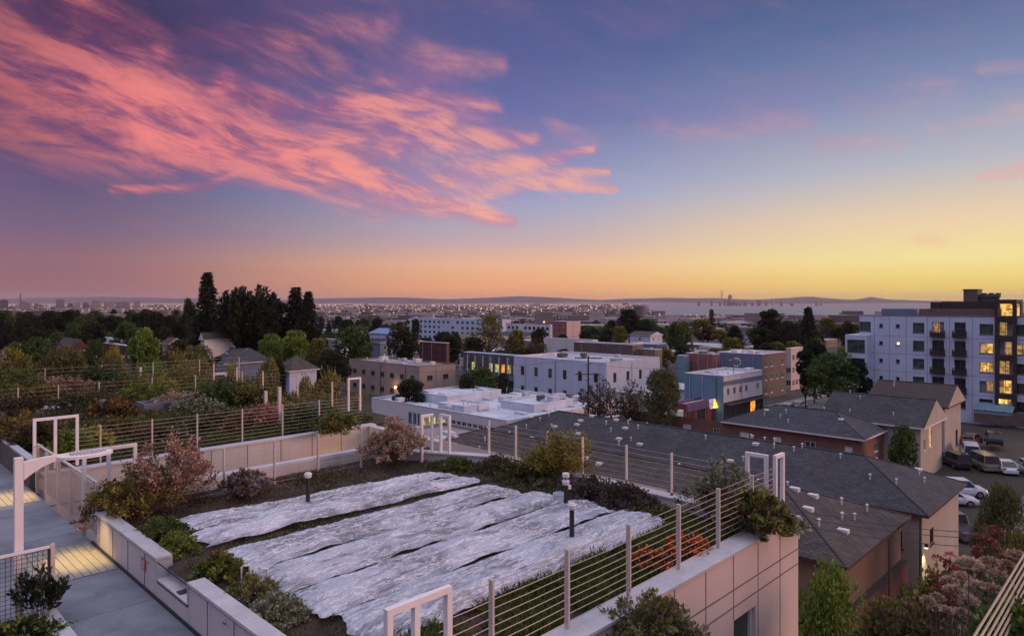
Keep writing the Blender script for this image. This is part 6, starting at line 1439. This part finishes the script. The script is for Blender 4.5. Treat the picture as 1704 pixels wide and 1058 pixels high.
# the far flat city: too small and many to count
rg = np.random.default_rng(4); bs_ = [MB() for _ in range(3)]; Mt['far_dark'] = mat('far_dark', (.09, .075, .08), .8, .2, .02); Mt['far_mid'] = mat('far_mid', (.17, .14, .145), .8, .2, .02); Mt['far_pale'] = mat('far_pale', (.36, .31, .31), .8, .2, .02); lt = MB()
for i in range(4200):
    Y = 480*(12000/480)**(rg.random()**.75); px = rg.uniform(-80, 1800); x = (px-852)/F*Y
    if Y > 2100 and px > 1075: continue
    w = rg.uniform(5, 16)*(1+Y/3500); d = rg.uniform(5, 16)*(1+Y/3500); h = rg.uniform(3, 9)*(1+Y/5200)*(2 if rg.random() < .06 else 1); z = G(Y)-.5
    bs_[i % 3].box(x-w, x+w, Y-d, Y+d, z, z+h)
    if rg.random() < .30: s = .35+Y*.00055; lt.box(x-s, x+s, Y-d-.5, Y-d-.1, z+h*.6-s, z+h*.6+s)
for m_, mm, lab in zip(bs_, ('far_dark', 'far_mid', 'far_pale'), ('darkest', 'greyish', 'palest')):
    tag(m_.build('distant_city', Mt[mm]), lab+' low roofs of the far flat city reaching to the bay', 'distant city', None, 'stuff')
for i in range(1500):
    Y = rg.uniform(3200, 11500); px = rg.uniform(-60, 1075 if i % 5 else 1720); Y = Y if px < 1075 else 2050; x = (px-852)/F*Y; s = .4+Y*.00042*rg.uniform(.6, 1.3); z = G(Y)+rg.uniform(6, 22)*(Y/8000+.3); lt.box(x-s, x+s, Y-.4, Y, z-s*.7, z+s*.7)
tag(lt.build('city_lights', emis('city_light', (1.0, .6, .38), 2.4)), 'tiny warm lights scattered over the far flat city', 'city lights', None, 'stuff')
n = 130000; Yr = 470*(9000/470)**(rg.random(n)**1.05); pxr = rg.uniform(-80, 1800, n); k = ~((Yr > 2100) & (pxr > 1075)); Yr = Yr[k]; pxr = pxr[k]; n = len(Yr)
X_ = (pxr-852)/F*Yr; cl_ = np.array([noise.noise(Vector((X_[i]*.012, Yr[i]*.006, 2))) for i in range(n)]); k = cl_ > -.16; X_, Yr, cl_ = X_[k], Yr[k], cl_[k]; n = len(Yr)
P = np.column_stack([X_, Yr, np.array([G(y) for y in Yr])+rg.random(n)*(6+Yr*.0016)]); o = leafmesh('distant_trees', leaves(P, rg.normal(size=P.shape)+np.array([0, 0, .8]), 3.2, .9, seed=8)*1.0, Lf['dark'], None)
tag(o, 'distant tree canopy scattered between the roofs of the far flat city', 'distant trees', None, 'stuff')
# ------------------------------------------------------------ haze: one closed box of even density
hm = bpy.data.materials.new('haze'); hm.use_nodes = True; t = hm.node_tree; t.nodes.clear()
ho = t.nodes.new('ShaderNodeOutputMaterial'); pv = t.nodes.new('ShaderNodeVolumePrincipled')
pv.inputs['Color'].default_value = (.80, .68, .74, 1); pv.inputs['Density'].default_value = .000027; pv.inputs['Anisotropy'].default_value = 0
t.links.new(pv.outputs[0], ho.inputs['Volume'])
hz = tag(MB().box(-26500, 26500, -1200, 26500, G(2200)-6, 330).build('haze', hm), None, None, None, 'stuff')
hz['label'] = 'thin evening haze over the city and the bay'; hz['category'] = 'haze'

# low fog bank lying on the bay in front of the far hills
fm = bpy.data.materials.new('fog'); fm.use_nodes = True; t = fm.node_tree; t.nodes.clear()
fo = t.nodes.new('ShaderNodeOutputMaterial'); pv = t.nodes.new('ShaderNodeVolumePrincipled')
pv.inputs['Color'].default_value = (.86, .76, .80, 1); pv.inputs['Density'].default_value = .0005; t.links.new(pv.outputs[0], fo.inputs['Volume'])
xs = list(np.linspace(-16000, 16000, 90)); fb = MB(); ys = [13600, 13900, 14500, 15000, 15300]; n_ = len(xs)
for lvl in (0, 1):
    for j, y in enumerate(ys):
        for x in xs:
            top = 30+55*noise.noise(Vector((x*.00035, y*.0006, 5)))+22*noise.noise(Vector((x*.0011, y*.001, 9)))
            fb.v.append((x, y, G(2200)+2+(top-G(2200)-2)*(lvl*(.35 if j in (0, 4) else 1))))
for lvl in (0, 1):
    o0 = lvl*n_*len(ys)
    for j in range(len(ys)-1):
        for i in range(n_-1):
            q = (o0+j*n_+i, o0+j*n_+i+1, o0+(j+1)*n_+i+1, o0+(j+1)*n_+i); fb.f.append(q if lvl else q[::-1]); fb.m.append(0)
O = n_*len(ys)
for i in range(n_-1):
    fb.f.append((i, i+1, O+i+1, O+i)); k = (len(ys)-1)*n_; fb.f.append((k+i+1, k+i, O+k+i, O+k+i+1)); fb.m += [0, 0]
for j in range(len(ys)-1):
    fb.f.append(((j+1)*n_, j*n_, O+j*n_, O+(j+1)*n_)); e = n_-1; fb.f.append((j*n_+e, (j+1)*n_+e, O+(j+1)*n_+e, O+j*n_+e)); fb.m += [0, 0]
tag(fb.build('fog', fm), 'low fog bank lying over the bay before the far hills', 'fog', None, 'stuff')
